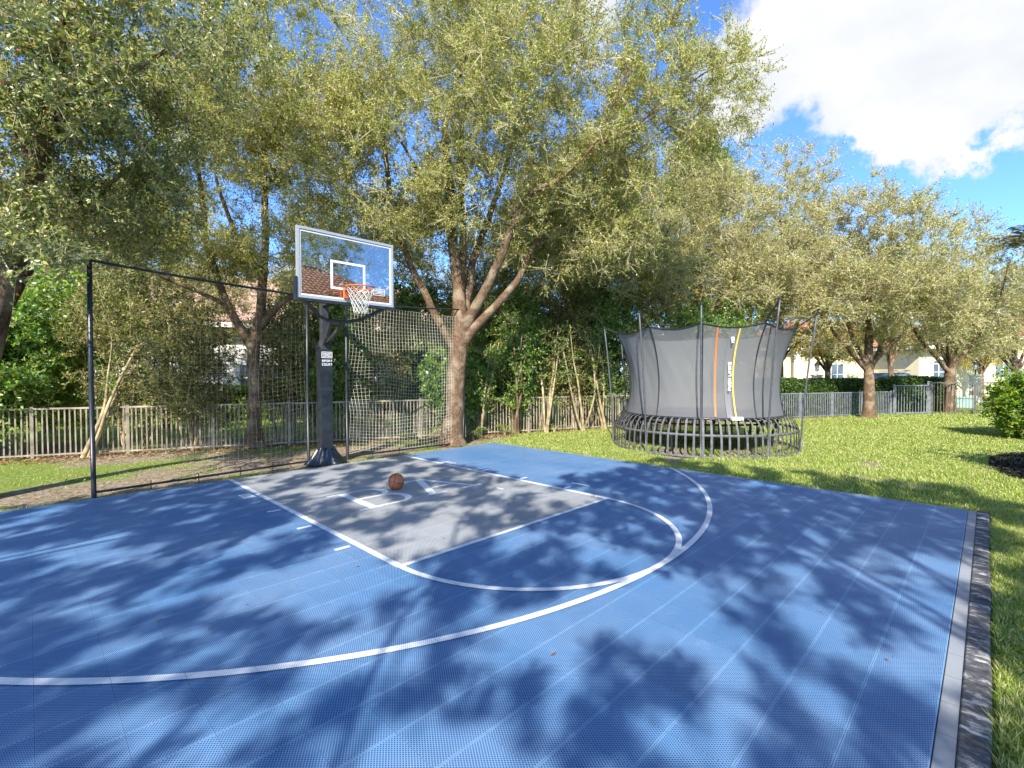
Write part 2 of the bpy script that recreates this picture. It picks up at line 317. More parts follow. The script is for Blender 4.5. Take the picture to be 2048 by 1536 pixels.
# painted initials, serif capitals B and A
mlt = MB(); ZL0, ZL1 = .0045, .0075
def stroke(p, q, w, z=0.0):
    p = np.array(p, float); q = np.array(q, float); d = (q-p)/np.linalg.norm(q-p); nn = np.array([-d[1], d[0]])*w/2
    mlt.poly([tuple(x) for x in (p-nn, q-nn, q+nn, p+nn)], ZL0, ZL1+z)
def bowl(x0, xr, yb, yt, z):
    "D-shaped bowl, thin at top and bottom, thick at its side"
    n = 28; cy_ = (yb+yt)/2; h = (yt-yb)/2; xs = xr-h*1.05; out = []; inn = []
    for k in range(n+1):
        a = -math.pi/2+math.pi*k/n
        out.append((xs+(xr-xs)*math.cos(a), cy_+h*math.sin(a), ZL1+z))
        inn.append((xs+(xr-xs-.12)*max(0, math.cos(a)), cy_+(h-.055)*math.sin(a), ZL1+z))
    out = [(x0, yb, ZL1+z)]+out+[(x0, yt, ZL1+z)]; inn = [(x0, yb+.055, ZL1+z)]+inn+[(x0, yt-.055, ZL1+z)]
    mlt.sheet([inn, out])
stroke((-.91, 2.10), (-.89, 3.12), .115)
stroke((-1.13, 2.085), (-.80, 2.085), .046, .0012); stroke((-1.13, 3.125), (-.80, 3.125), .046, .0012)
bowl(-.86, -.25, 2.615, 3.1425, .0006); bowl(-.86, -.16, 2.0675, 2.65, .0003)
stroke((.13, 2.12), (.545, 3.13), .12); stroke((.575, 3.12), (.955, 2.12), .06, .0006)
stroke((.30, 2.455), (.80, 2.455), .046, .0009); stroke((.0, 2.10), (.38, 2.10), .046, .0012); stroke((.70, 2.09), (1.10, 2.09), .046, .0012)
stroke((.20, 3.125), (.60, 3.125), .046, .0015)
tag(mlt.build('court_lettering', LINE), kind='structure')
tag(MB().box((X0, -3.965, -.045), (X1+.03, -3.884, -.004)).build('court_edging', EDGE), kind='structure')
def kerbmat():
    mt = bpy.data.materials.new('weathered concrete kerb'); nt, N, L = nodes(mt)
    t = N('ShaderNodeTexCoord'); mp = N('ShaderNodeMapping'); mp.inputs['Scale'].default_value = (1.0, .45, 1); L(t.outputs['Object'], mp.inputs[0])
    nz = N('ShaderNodeTexNoise'); nz.inputs['Scale'].default_value = 9.5; nz.inputs['Detail'].default_value = 10; nz.inputs['Roughness'].default_value = .78; L(mp.outputs[0], nz.inputs[0])
    r = N('ShaderNodeValToRGB'); L(nz.outputs[0], r.inputs[0]); e = r.color_ramp.elements
    e[0].position = .40; e[0].color = (.025, .026, .03, 1); e[1].position = .62; e[1].color = (.56, .52, .47, 1); x = e.new(.52); x.color = (.09, .09, .095, 1)
    b = N('ShaderNodeBsdfPrincipled'); L(r.outputs[0], b.inputs['Base Color']); b.inputs['Roughness'].default_value = .85
    bp = N('ShaderNodeBump'); bp.inputs['Strength'].default_value = .3; bp.inputs['Distance'].default_value = .006; L(nz.outputs[0], bp.inputs['Height']); L(bp.outputs[0], b.inputs['Normal'])
    o = N('ShaderNodeOutputMaterial'); L(b.outputs[0], o.inputs[0]); return mt
mk = MB(); xs = np.linspace(X0, X1+.06, 240); prof = [(-3.968, -.06), (-3.968, .004), (-3.975, .010), (-4.075, .008), (-4.09, -.002), (-4.098, -.09)]
g = np.array([[(x, y+(.004*math.sin(x*3.1)+.0015*math.sin(x*11))*(k > 2), z) for x in xs] for k, (y, z) in enumerate(prof)])
mk.sheet(g[::-1]); mk.add(g[:, -1], [tuple(range(len(prof)))])
tag(mk.build('kerb', kerbmat()), kind='structure')
tag(MB().box((X1+.003, Y0, -.06), (X1+.035, Y1, -.004)).box((X0, Y1+.003, -.06), (X1+.03, Y1+.03, -.006)).build('court_slab_edge', pmat('concrete edge', (.42, .39, .33), .9, noise=.4, nscale=9)), kind='structure')

# ------------------------------------------------------------------ ground
def soilmask(x, y):
    "1 = bare soil, 0 = grass"
    p = np.stack([x, y], 1); n = .55*vnoise(p, .9, 3)+.30*vnoise(p, 2.3, 4)+.15*vnoise(p, 5., 5)
    left = .66*np.clip((y-5.2)/.8, 0, 1)*np.clip((6.6-x)/1.5, 0, 1)*np.clip((13.5+.42*-x*.0-(y+.42*x)+0)/1.2, 0, 1)
    ln = y-(9.6-.42*x); fen = np.exp(-((ln-.1)/.8)**2)*(x > 4)*(x < 21)
    tramp = np.exp(-(((x-8.4)**2+(y-1.4)**2)/3.2**2)**2)*.55
    bare = np.exp(-(((x-6.15)/.5)**2+((y+2.4)/1.0)**2))*.75+np.exp(-(((x-8.2)/1.)**2+((y+2.3)/.35)**2))*.5+np.exp(-(((x-2.3)/.45)**2+((y+4.55)/.2)**2))*.6+.35*np.exp(-((x-4.85)/.12)**2)
    s = left*.95+fen*.8+tramp+bare
    return np.clip((s+(n-.5)*1.5-.42)*3.2, 0, 1)
gx = np.concatenate([np.linspace(-400, -30, 12), np.arange(-20, 42, .25), np.linspace(50, 600, 14)]); gy = np.concatenate([np.linspace(-400, -30, 12), np.arange(-14, 24, .25), np.linspace(32, 600, 14)])
GXX, GYY = np.meshgrid(gx, gy, indexing='ij')
sm = soilmask(GXX.ravel(), GYY.ravel()).reshape(GXX.shape)
pts = np.stack([GXX.ravel(), GYY.ravel()], 1)
gz = -.035+(.03*(vnoise(pts, 1.1, 9)-.5)+.012*(vnoise(pts, 4., 8)-.5)).reshape(GXX.shape)
inside = (GXX > X0-.3) & (GXX < X1+.3) & (GYY > -4.35) & (GYY < Y1+.3)
gz = np.where(inside, -.052, gz)
mg = MB(); mg.sheet(np.stack([GXX, GYY, gz], 2).transpose(1, 0, 2))
GR = bpy.data.materials.new('lawn and soil'); nt, N, L = nodes(GR)
at = N('ShaderNodeAttribute'); at.attribute_name = 'soil'
t = N('ShaderNodeTexCoord')
n1 = N('ShaderNodeTexNoise'); n1.inputs['Scale'].default_value = 14; n1.inputs['Detail'].default_value = 9; n1.inputs['Roughness'].default_value = .7; L(t.outputs['Object'], n1.inputs[0])
n2 = N('ShaderNodeTexNoise'); n2.inputs['Scale'].default_value = .7; n2.inputs['Detail'].default_value = 6; L(t.outputs['Object'], n2.inputs[0])
rs = N('ShaderNodeValToRGB'); L(n1.outputs[0], rs.inputs[0]); e = rs.color_ramp.elements; e[0].position = .3; e[0].color = (.11, .075, .045, 1); e[1].position = .7; e[1].color = (.42, .35, .26, 1)
rg = N('ShaderNodeValToRGB'); L(n1.outputs[0], rg.inputs[0]); e = rg.color_ramp.elements; e[0].position = .3; e[0].color = (.06, .11, .018, 1); e[1].position = .72; e[1].color = (.22, .30, .05, 1)
rb = N('ShaderNodeMixRGB'); rb.blend_type = 'MIX'; L(mth(N, L, 'MULTIPLY', n2.outputs[0], .5), rb.inputs[0]); L(rg.outputs[0], rb.inputs[1]); rb.inputs[2].default_value = (.26, .29, .07, 1)
mxg = N('ShaderNodeMixRGB'); L(mth(N, L, 'MULTIPLY', mth(N, L, 'ADD', at.outputs['Fac'], mth(N, L, 'MULTIPLY', mth(N, L, 'SUBTRACT', n1.outputs[0], .5), .9)), 1.0, clamp=True), mxg.inputs[0]); L(rb.outputs[0], mxg.inputs[1]); L(rs.outputs[0], mxg.inputs[2])
b = N('ShaderNodeBsdfPrincipled'); L(mxg.outputs[0], b.inputs['Base Color']); b.inputs['Roughness'].default_value = .95; b.inputs['Specular IOR Level'].default_value = .1
bp = N('ShaderNodeBump'); bp.inputs['Strength'].default_value = .8; bp.inputs['Distance'].default_value = .04; L(n1.outputs[0], bp.inputs['Height']); L(bp.outputs[0], b.inputs['Normal'])
o_ = N('ShaderNodeOutputMaterial'); L(b.outputs[0], o_.inputs[0])
go = mg.build('ground', GR, smooth=True); tag(go, kind='structure')
at_ = go.data.attributes.new('soil', 'FLOAT', 'POINT'); at_.data.foreach_set('value', sm.T.ravel().astype(np.float32))

def oncourt(x, y, m=.0): return (x > X0) & (x < X1+.04+m) & (y > -4.10-m) & (y < Y1+.03+m)
def blades(n, xr, yr, hmin, hmax, w, seed, keep=None, tuft=1):
    rg = np.random.default_rng(seed)
    x = rg.uniform(*xr, n); y = rg.uniform(*yr, n)
    k = ~oncourt(x, y, .01) & (rg.random(n) > soilmask(x, y)*.97)
    if keep is not None: k &= keep(x, y)
    x, y = x[k], y[k]; n = len(x)
    den = vnoise(np.stack([x, y], 1), 1.7, 11)
    h = rg.uniform(hmin, hmax, n)*(.6+.8*den); a = rg.uniform(0, 2*math.pi, n); lean = rg.uniform(.25, 1.1, n)*h; ww = w*rg.uniform(.6, 1.3, n)
    d = np.stack([np.cos(a), np.sin(a), 0*a], 1); s_ = np.stack([-np.sin(a), np.cos(a), 0*a], 1)
    b0 = np.stack([x, y, np.full(n, -.045)], 1)
    mid = b0+d*(lean*.35)[:, None]+np.array([0, 0, 1])*(h*.62)[:, None]; tip = b0+d*lean[:, None]+np.array([0, 0, 1])*(h)[:, None]
    q = np.stack([b0-s_*(ww/2)[:, None], mid-s_*(ww/2)[:, None], tip, mid+s_*(ww/2)[:, None]], 1)
    return q
def infr(x, y):
    X = np.stack([x, y, 0*x], 1)-CAM; z = X @ FWD; return (z > .5) & (abs(X @ RGT) < z*1.12+.6)
Q = [blades(120000, (-3.2, 5.4), (-5.4, -4.08), .03, .075, .006, 1, infr),
     blades(9000, (-3.2, 5.2), (-5.2, -4.10), .03, .06, .022, 8, infr),
     blades(110000, (4.7, 10), (-5.5, 4.5), .035, .085, .011, 2, infr),
     blades(150000, (9, 19), (-7, 4.2), .04, .09, .017, 3, lambda x, y: infr(x, y) & (y < 9.3-.42*x)),
     blades(60000, (17, 30), (-10, 2.5), .05, .10, .03, 4, lambda x, y: infr(x, y) & (y < 9.9-.42*x)),
     blades(60000, (-9, 8), (5.6, 13), .015, .05, .008, 5, lambda x, y: infr(x, y) & (y < 9.5-.42*x)),
     blades(30000, (4.6, 10), (3.5, 6.4), .03, .08, .012, 6, infr),
     blades(50000, (-12, 26), (6, 30), .05, .12, .035, 7, lambda x, y: infr(x, y) & (y > 10.2-.42*x))]
tag(quadmesh('grass', np.concatenate(Q), GRASS), 'short sunlit lawn grass growing around the blue court', 'grass', kind='stuff')
def litter(name, n, xr, yr, size, mat, seed, keep, zb=-.03, lift=.02):
    rg = np.random.default_rng(seed); x = rg.uniform(*xr, n); y = rg.uniform(*yr, n); k = keep(x, y, rg) & ~oncourt(x, y)
    x, y = x[k], y[k]; n = len(x); a = rg.uniform(0, 6.28, n); s = size*rg.uniform(.5, 1.4, n)
    d = np.stack([np.cos(a), np.sin(a), rg.uniform(-.5, .5, n)], 1)*s[:, None]; p = np.stack([-np.sin(a), np.cos(a), rg.uniform(-.5, .5, n)], 1)*(s*.42)[:, None]
    c = np.stack([x, y, zb+rg.uniform(0, lift, n)+abs(d[:, 2])], 1)
    return np.stack([c-d, c+p, c+d, c-p], 1)
kf = lambda x, y, rg: (abs(y-(9.55-.42*x)) < 1.0*rg.random(len(x))**.6) & infr(x, y)
kd = lambda x, y, rg: (rg.random(len(x)) < .35*soilmask(x, y)+.05) & infr(x, y) & (y < 9.8-.42*x)
LT = np.concatenate([litter('', 90000, (-8, 22), (0, 14), .045, LITTER, 1, kf), litter('', 22000, (-9, 9), (5.5, 13), .028, LITTER, 2, kd), litter('', 2500, (-2, 9), (-5.6, 5), .03, LITTER, 3, lambda x, y, rg: infr(x, y) & (rg.random(len(x)) < .22), lift=.05)])
tag(quadmesh('fallen_leaves', LT, LITTER), 'dry brown leaves lying on the soil along the picket fence', 'fallen leaves', kind='stuff')
rg = np.random.default_rng(31); n = 240; x = rg.uniform(-4, 4.6, n); y = rg.uniform(-3.7, 5.5, n); k = (rg.random(n) < .25+.75*(y > 0)); x, y = x[k], y[k]; n = len(x)
a = rg.uniform(0, 6.28, n); s = rg.uniform(.010, .026, n); d = np.stack([np.cos(a), np.sin(a), .3*rg.random(n)], 1)*s[:, None]; p = np.stack([-np.sin(a), np.cos(a), 0*a], 1)*(s*.45)[:, None]; c = np.stack([x, y, np.full(n, .014)], 1)
tag(quadmesh('leaf_specks', np.stack([c-d, c+p, c+d, c-p], 1), LITTER), 'tiny dry leaves scattered over the court tiles', 'fallen leaves', kind='stuff')

# ------------------------------------------------------------------ trees
def leaves_at(tips, out_dir, per, ntw, tl, lsz, rg, droop=0.0, wid=.4, up=.35):
    "twiglets at every tip with leaves along them -> (n,4,3) leaf faces, (m,2,3) twiglet segments"
    T = len(tips); tips = np.repeat(tips, ntw, 0); od = np.repeat(out_dir, ntw, 0); n = len(tips)
    d = rg.normal(size=(n, 3)); d /= np.linalg.norm(d, axis=1, keepdims=True); d = d+od*.7+np.array([0, 0, up-droop]); d /= np.linalg.norm(d, axis=1, keepdims=True)
    ln = tl*rg.uniform(.5, 1.3, n); end = tips+d*ln[:, None]
    seg = np.stack([tips, end], 1)
    k = per; tt = np.tile(np.linspace(.15, 1.05, k), n)+rg.uniform(-.08, .08, n*k)
    P = np.repeat(tips, k, 0)+np.repeat(d*ln[:, None], k, 0)*tt[:, None]
    dd = np.repeat(d, k, 0); r = rg.normal(size=(n*k, 3)); r -= dd*(r*dd).sum(1, keepdims=True)*.8; r /= np.linalg.norm(r, axis=1, keepdims=True)
    a = r+dd*rg.uniform(.1, .9, (n*k, 1)); a /= np.linalg.norm(a, axis=1, keepdims=True)
    nn = rg.normal(size=(n*k, 3))+np.array([-.35, -.3, .55]); s_ = np.cross(a, nn); s_ /= np.maximum(np.linalg.norm(s_, axis=1, keepdims=True), 1e-6)
    L_ = lsz*rg.uniform(.55, 1.25, (n*k, 1)); wv = L_*wid*.5; bend = np.cross(s_, a)*L_*rg.uniform(-.12, .12, (n*k, 1))
    mid = P+a*L_*.5+bend
    return np.stack([P, mid-s_*wv, P+a*L_, mid+s_*wv], 1), seg
def segtubes(seg, r0, r1):
    "thin three-sided tapered twigs"
    p, q = seg[:, 0], seg[:, 1]; d = q-p; d /= np.maximum(np.linalg.norm(d, axis=1, keepdims=True), 1e-9)
    ref = np.where(abs(d[:, 2:3]) > .9, np.array([[1., 0, 0]]), np.array([[0, 0, 1.]])); a = np.cross(d, ref); a /= np.linalg.norm(a, axis=1, keepdims=True); b = np.cross(d, a)
    r0 = np.broadcast_to(np.asarray(r0, float), len(p))[:, None]; r1 = np.broadcast_to(np.asarray(r1, float), len(p))[:, None]
    ring = [(math.cos(t), math.sin(t)) for t in (0, 2.094, 4.189)]
    A = [p+r0*(c*a+s*b) for c, s in ring]; B = [q+r1*(c*a+s*b) for c, s in ring]
    return np.concatenate([np.stack([A[i], A[(i+1) % 3], B[(i+1) % 3], B[i]], 1) for i in range(3)])
def resample(pl, rad, step, rg, jit):
    P = [np.array(pl[0], float)]; R = [rad[0]]
    for i in range(len(pl)-1):
        a = np.array(pl[i], float); b = np.array(pl[i+1], float); k = max(1, int(np.linalg.norm(b-a)/step))
        for j in range(1, k+1):
            t = j/k; P.append(a+(b-a)*t+(rg.normal(size=3)*jit if j < k else 0)); R.append(rad[i]+(rad[i+1]-rad[i])*t)
    P = np.array(P); R = np.array(R)
    for _ in range(2): P[1:-1] = .5*P[1:-1]+.25*(P[:-2]+P[2:])
    return P, R
def ellips(cs, rg):
    "tips in a union of ellipsoids: (centre, radii, count)"
    out = []; ctr = []
    for c, r, n in cs:
        d = rg.normal(size=(n*2, 3)); d /= np.linalg.norm(d, axis=1, keepdims=True); u = rg.random(n*2)**.42
        p = np.array(c)+d*u[:, None]*np.array(r)
        w = vnoise(p, .75, int(abs(c[0]*10))+3)*.65+vnoise(p, 1.9, 5)*.35; k = np.argsort(-(w+rg.random(len(w))*.22))[:n]
        out.append(p[k]); ctr.append(np.repeat(np.array([c]), len(k), 0))
    return np.concatenate(out), np.concatenate(ctr)
def tree(name, label, cat, limbs, cs, leaf, per=9, ntw=7, tl=.38, lsz=.062, seed=1, bark=None, group=None, tips=None, twr=.0035, droop=0., tipr=.0045, wid=.4, up=.35, minz=.0, twig=None, flare=True, jit=.035):
    rg = np.random.default_rng(seed); base = np.array(limbs[0][0][0], float)
    root = empty(name, tuple(base), label, cat, group)
    mb = MB(); NP = []; NR = []; PAR = []
    off = 0
    for li, (pl, rad) in enumerate(limbs):
        P, R = resample(pl, rad, .22, rg, jit)
        if li == 0 and flare:
            hz = P[:, 2]-P[0, 2]; R = R*(1+.38*np.exp(-hz/.16))
        NP.append(P); NR.append(R)
        if li == 0: par = [-1]+list(range(off, off+len(P)-1))
        else:
            allp = np.concatenate(NP[:-1]); j = int(np.argmin(((allp-P[0])**2).sum(1))); par = [j]+list(range(off, off+len(P)-1))
        PAR += par; off += len(P)
    if tips is None: tips, ctr = ellips(cs, rg)
    else: ctr = np.repeat(tips.mean(0)[None]-np.array([[0, 0, 1.5]]), len(tips), 0)
    nodes_ = np.concatenate(NP); nl = len(nodes_)
    dmin = np.array([((nodes_-t)**2).sum(1).min() for t in tips]); order = np.argsort(dmin)
    cap = nl+len(tips)*40; buf = np.zeros((cap, 3)); buf[:nl] = nodes_; par = np.full(cap, -1); par[:nl] = PAR; cnt = nl
    trunk_end = 3
    for ti in order:
        t = tips[ti]; D = ((buf[trunk_end:cnt]-t)**2).sum(1); D = D+np.maximum(0, buf[trunk_end:cnt, 2]-t[2])**2*1.2; j = int(np.argmin(D))+trunk_end
        a = buf[j]; dist = np.linalg.norm(t-a); k = max(1, min(39, int(dist/.24)))
        perp = rg.normal(size=3)*.12*dist+np.array([0, 0, .10*dist])
        pj = j
        for q in range(1, k+1):
            s = q/k; buf[cnt] = a+(t-a)*s+perp*math.sin(math.pi*s)*(1 if k > 1 else 0)+rg.normal(size=3)*.02; par[cnt] = pj; pj = cnt; cnt += 1
    rad = np.zeros(cnt); hasc = np.zeros(cnt, bool); hasc[par[1:cnt][par[1:cnt] >= 0]] = True
    acc = np.zeros(cnt)
    for i in range(cnt-1, -1, -1):
        acc[i] = max(acc[i], tipr**2.35) if acc[i] > 0 else tipr**2.35
        if par[i] >= 0: acc[par[i]] += acc[i]
    rad = acc**(1/2.35); rad[:nl] = np.concatenate(NR)
    for P, R in zip(NP, NR): mb.tube(P, R, 12)
    tk = mb.build('trunk', [bark or BARK], root, smooth=True)
    i = np.arange(nl, cnt); seg = np.stack([buf[par[i]], buf[i]], 1); r0 = np.minimum(rad[par[i]], rad[i]*1.25); r1 = rad[i]
    big = r1 > .014
    lv, sg = leaves_at(tips, (tips-ctr)/np.maximum(np.linalg.norm(tips-ctr, axis=1, keepdims=True), .01), per, ntw, tl, lsz, rg, droop, wid, up)
    tw = np.concatenate([segtubes(seg, r0, r1), segtubes(sg, twr, twr*.4)])
    quadmesh('branches', tw, twig or TWIG, root)
    if minz: lv = lv[lv[:, :, 2].min(1) > minz]
    quadmesh('crown', lv, leaf, root)
    return root
G0 = -.04
# oak B left of the hoop, oak C behind the netting
B0 = np.array([-.15, 9.63, G0])
def wl(*p): return [tuple(W(*q)) for q in p]
tree('oak_tree', 'oak with an upright brown trunk standing left of the basketball hoop, inside the fence', 'tree',
     [([tuple(B0)]+wl((510, 800, 12.6), (508, 700, 12.6), (520, 640, 12.7), (528, 520, 12.8), (530, 380, 12.8), (520, 200, 12.6), (535, 30, 12.4)), [.19, .165, .15, .13, .10, .08, .055, .02]),
      (wl((507, 700, 12.6), (470, 640, 12.4), (440, 580, 12.2), (415, 500, 12.0), (405, 400, 11.8), (385, 260, 11.5), (360, 100, 11.2)), [.13, .105, .09, .08, .06, .045, .02]),
      (wl((515, 660, 12.7), (545, 620, 12.6), (590, 590, 12.5), (640, 585, 12.2), (690, 540, 12.0), (720, 450, 11.8)), [.10, .085, .07, .06, .04, .02]),
      (wl((455, 612, 12.3), (400, 585, 12.0), (330, 560, 11.6), (270, 520, 11.2), (210, 480, 11.0)), [.06, .05, .045, .03, .015]),
      (wl((528, 560, 12.8), (470, 470, 13.2), (430, 350, 13.6), (440, 200, 13.8)), [.07, .06, .04, .02])],
     [(W(520, 150, 12.6), (3.2, 3.2, 2.6), 520), (W(400, 250, 12.0), (2.3, 2.3, 2.3), 330), (W(620, 330, 12.4), (1.9, 2.2, 2.0), 260), (W(330, 480, 12.2), (2.2, 2.0, 1.2), 150), (W(620, 500, 12.6), (1.5, 1.8, .8), 100), (W(480, -60, 12.5), (3.4, 3.4, 2.2), 160), (W(400, 520, 12.6), (1.7, 1.8, .8), 120), (W(250, 420, 11.6), (1.9, 1.9, 1.1), 140)],
     OAK, per=12, ntw=11, tl=.44, lsz=.062, seed=11, wid=.46, twr=.005)
C0 = np.array([3.76, 6.28, G0])
tree('oak_tree', 'largest oak, thick pale trunk right behind the sports netting with many spreading limbs', 'tree',
     [([tuple(C0)]+wl((908, 800, 13.0), (915, 720, 13.0), (922, 650, 13.0), (914, 560, 13.0), (902, 450, 13.0), (898, 340, 12.8), (885, 230, 12.6), (925, 130, 12.4), (945, 10, 12.2)), [.31, .27, .25, .22, .145, .14, .11, .08, .05, .02]),
      (wl((912, 700, 13.0), (870, 630, 12.8), (820, 530, 12.6), (785, 430, 12.4), (770, 300, 12.2), (755, 120, 11.8)), [.12, .10, .085, .07, .05, .02]),
      (wl((925, 660, 13.0), (960, 600, 12.7), (1000, 520, 12.4), (1030, 440, 12.1), (1060, 385, 11.9), (1120, 360, 11.7), (1200, 280, 11.4), (1260, 120, 11.2)), [.19, .13, .11, .09, .07, .05, .035, .015]),
      (wl((930, 680, 13.0), (985, 620, 12.8), (1040, 560, 12.8), (1058, 505, 12.9), (1110, 420, 13.2), (1230, 330, 13.6), (1360, 240, 14.0)), [.15, .11, .09, .07, .05, .04, .02]),
      (wl((918, 600, 13.0), (928, 500, 13.3), (922, 380, 13.7), (925, 250, 14.0), (940, 100, 14.2)), [.14, .11, .09, .06, .02]),
      (wl((930, 620, 13.1), (945, 520, 13.6), (990, 400, 14.2), (1040, 250, 14.8), (1080, 100, 15.2)), [.12, .10, .08, .05, .02]),
      (wl((900, 450, 13.0), (850, 400, 12.8), (830, 330, 12.5), (790, 260, 12.3)), [.06, .05, .04, .02]),
      (wl((1200, 290, 11.4), (1300, 230, 11.6), (1400, 150, 12.0), (1480, 120, 12.2)), [.04, .03, .022, .01])],
     [(W(900, 120, 12.8), (3.3, 3.3, 2.8), 620), (W(770, 330, 12.3), (1.9, 1.9, 2.2), 300), (W(1080, 230, 12.6), (3.0, 2.8, 2.4), 560), (W(1180, 420, 13.0), (2.2, 2.4, 1.7), 330),
      (W(1290, 230, 12.6), (1.9, 1.8, 2.4), 300), (W(1420, 190, 12.6), (1.3, 1.3, 1.7), 110), (W(950, 420, 12.9), (1.9, 1.9, 1.1), 150), (W(950, -80, 12.4), (3.6, 3.6, 2.0), 160), (W(1200, 30, 12.6), (2.2, 2.2, 2.0), 170), (W(760, 500, 13.4), (1.3, 1.6, .8), 90), (W(830, 400, 13.2), (1.3, 1.5, 1.0), 100), (W(1090, 510, 13.6), (1.6, 1.8, .8), 120)],
     OAK, per=12, ntw=11, tl=.46, lsz=.062, seed=12, wid=.46, twr=.005)
# near tree at the left edge
A0 = np.array([-5.0, 6.9, G0])
tree('oak_tree', 'nearest oak at the left edge of the picture with larger dark green leaves', 'tree',
     [([tuple(A0)]+wl((-40, 760, 7.4), (-15, 640, 7.3), (25, 540, 7.2), (45, 450, 7.1), (70, 330, 7.0), (95, 230, 6.9), (120, 120, 6.8), (130, -40, 6.7)), [.20, .17, .155, .14, .125, .11, .09, .07, .03]),
      (wl((-10, 640, 7.3), (40, 560, 7.6), (90, 500, 7.8), (160, 430, 8.2), (240, 350, 8.6), (330, 290, 9.0)), [.09, .075, .06, .05, .035, .015]),
      (wl((70, 330, 7.0), (10, 200, 6.8), (-60, 60, 6.6)), [.07, .05, .02]), (wl((95, 230, 6.9), (190, 200, 7.2), (300, 120, 7.8), (400, 60, 8.2)), [.06, .045, .03, .012]),
      (wl((45, 450, 7.1), (-40, 380, 6.6), (-160, 300, 6.3)), [.07, .05, .02])],
     [(W(120, 60, 6.9), (1.7, 1.9, 1.7), 330), (W(250, 180, 7.8), (1.5, 1.5, 1.3), 240), (W(30, 330, 6.8), (1.4, 1.4, 1.1), 170), (W(210, 370, 8.0), (1.4, 1.4, .8), 110), (W(-150, 200, 6.6), (1.8, 1.8, 2.2), 140), (W(0, 510, 6.2), (.8, .8, .5), 40), (W(150, 480, 8.6), (1.5, 1.4, .55), 80), (W(60, 420, 6.9), (1.1, 1.1, .7), 70), (W(350, 20, 8.4), (1.6, 1.6, 1.2), 130)],
     OAKD, per=10, ntw=8, tl=.40, lsz=.068, seed=13, bark=BARKD, wid=.5)
# row behind and right of the trampoline
def rowtree(px, zc, top, bot, halfw, seed, label, leaf=OLIVE, n=700, fork=None, base=None, r=.2, lean=0, lsz=.085, group='oaks in the row to the right'):
    c = W(px, 749, zc); b0 = np.array([c[0], c[1], G0]) if base is None else np.array(base)
    up = lambda d, row, dz=0: tuple(W(px+d, row, zc+dz))
    fk = fork or bot+40; H = (bot-top); s = zc/FPX
    hw = halfw*s; vc = (bot-top)/2*s
    limbs = [([tuple(b0), up(lean*.3, fk+30), up(lean*.6, fk), up(lean, bot-.35*H), up(lean, top+.3*H)], [r, r*.8, r*.72, r*.4, .03])]
    rr = np.random.default_rng(seed)
    for k in range(5):
        a = (k/4-.5)*2; dz = rr.uniform(-.9, .9)*hw*.6
        limbs.append(([up(lean*.6, fk-rr.uniform(-10, 15)), up(a*halfw*.35, bot-.10*H-abs(a)*0, dz*.4), up(a*halfw*.65, bot-.38*H, dz*.8), up(a*halfw*.8, bot-.68*H, dz)], [r*.42, r*.28, r*.15, .015]))
    cs = [(W(px, (top+bot)/2, zc), (hw*.95, hw*.95, vc*.95), int(n*.45)), (W(px-halfw*.45, bot-.30*H, zc), (hw*.6, hw*.7, vc*.6), int(n*.35)), (W(px+halfw*.45, bot-.30*H, zc), (hw*.6, hw*.7, vc*.6), int(n*.35)), (W(px, top+.22*H, zc), (hw*.6, hw*.6, vc*.45), int(n*.15))]
    return tree('oak_tree', label, 'tree', limbs, cs, leaf, per=11, ntw=11, tl=.62, lsz=lsz*.95, seed=seed, group=group, twr=.008, tipr=.006, up=.6, wid=.5)
rowtree(1165, 17.5, 300, 640, 190, 21, 'leafy oak rising out of the thicket left of the trampoline', OAK, 620, r=.2, lsz=.08)
rowtree(1360, 20.0, 330, 650, 190, 22, 'oak whose crown hangs directly above the trampoline enclosure', OLIVE, 620)
rowtree(1560, 22.5, 310, 685, 205, 23, 'oak behind the right rim of the trampoline, its trunk hidden', OLIVE, 640)
rowtree(1737, 20.2, 385, 700, 190, 24, 'oak with a stout mottled trunk in front of the hedge, right of the trampoline', OLIVE, 640, fork=745, base=(20.6, -.5, G0), r=.25)
rowtree(1895, 22.6, 430, 706, 160, 25, 'oak behind the iron fence, right of the gate, trunk forking low', OLIVE, 520, fork=735, base=(26.5, -2.75, G0), r=.26, lean=10)
rowtree(2030, 27.0, 500, 712, 140, 26, 'last oak of the row, at the right edge of the picture', OLIVE, 420, fork=740)
rowtree(1655, 31.0, 640, 725, 62, 27, 'small yellow-leaved tree standing on the neighbours’ side of the hedge', YELLOW, 90, fork=742, r=.22, lsz=.12, group='small trees by the neighbours')
rowtree(1782, 34.0, 600, 700, 60, 28, 'pale-trunked tree beside the parked cars beyond the hedge', OLIVE, 90, fork=740, r=.22, lsz=.12, group='small trees by the neighbours')
rowtree(1962, 36.0, 640, 735, 45, 29, 'small golden tree in front of the arched windows', YELLOW, 80, fork=748, r=.2, lsz=.12, group='small trees by the neighbours')
rowtree(1400, 25.0, 300, 440, 75, 30, 'dense bright green treetop showing between the paler oaks', BRIGHT, 330, r=.2, lsz=.12)
rowtree(1500, 27.0, 380, 640, 170, 33, 'oak farther back behind the trampoline, filling the gap in the row', OLIVE, 330, r=.2, lsz=.11)
rowtree(1280, 23.0, 330, 640, 170, 34, 'oak farther back, between the thicket and the trampoline', OAK, 330, r=.2, lsz=.11)

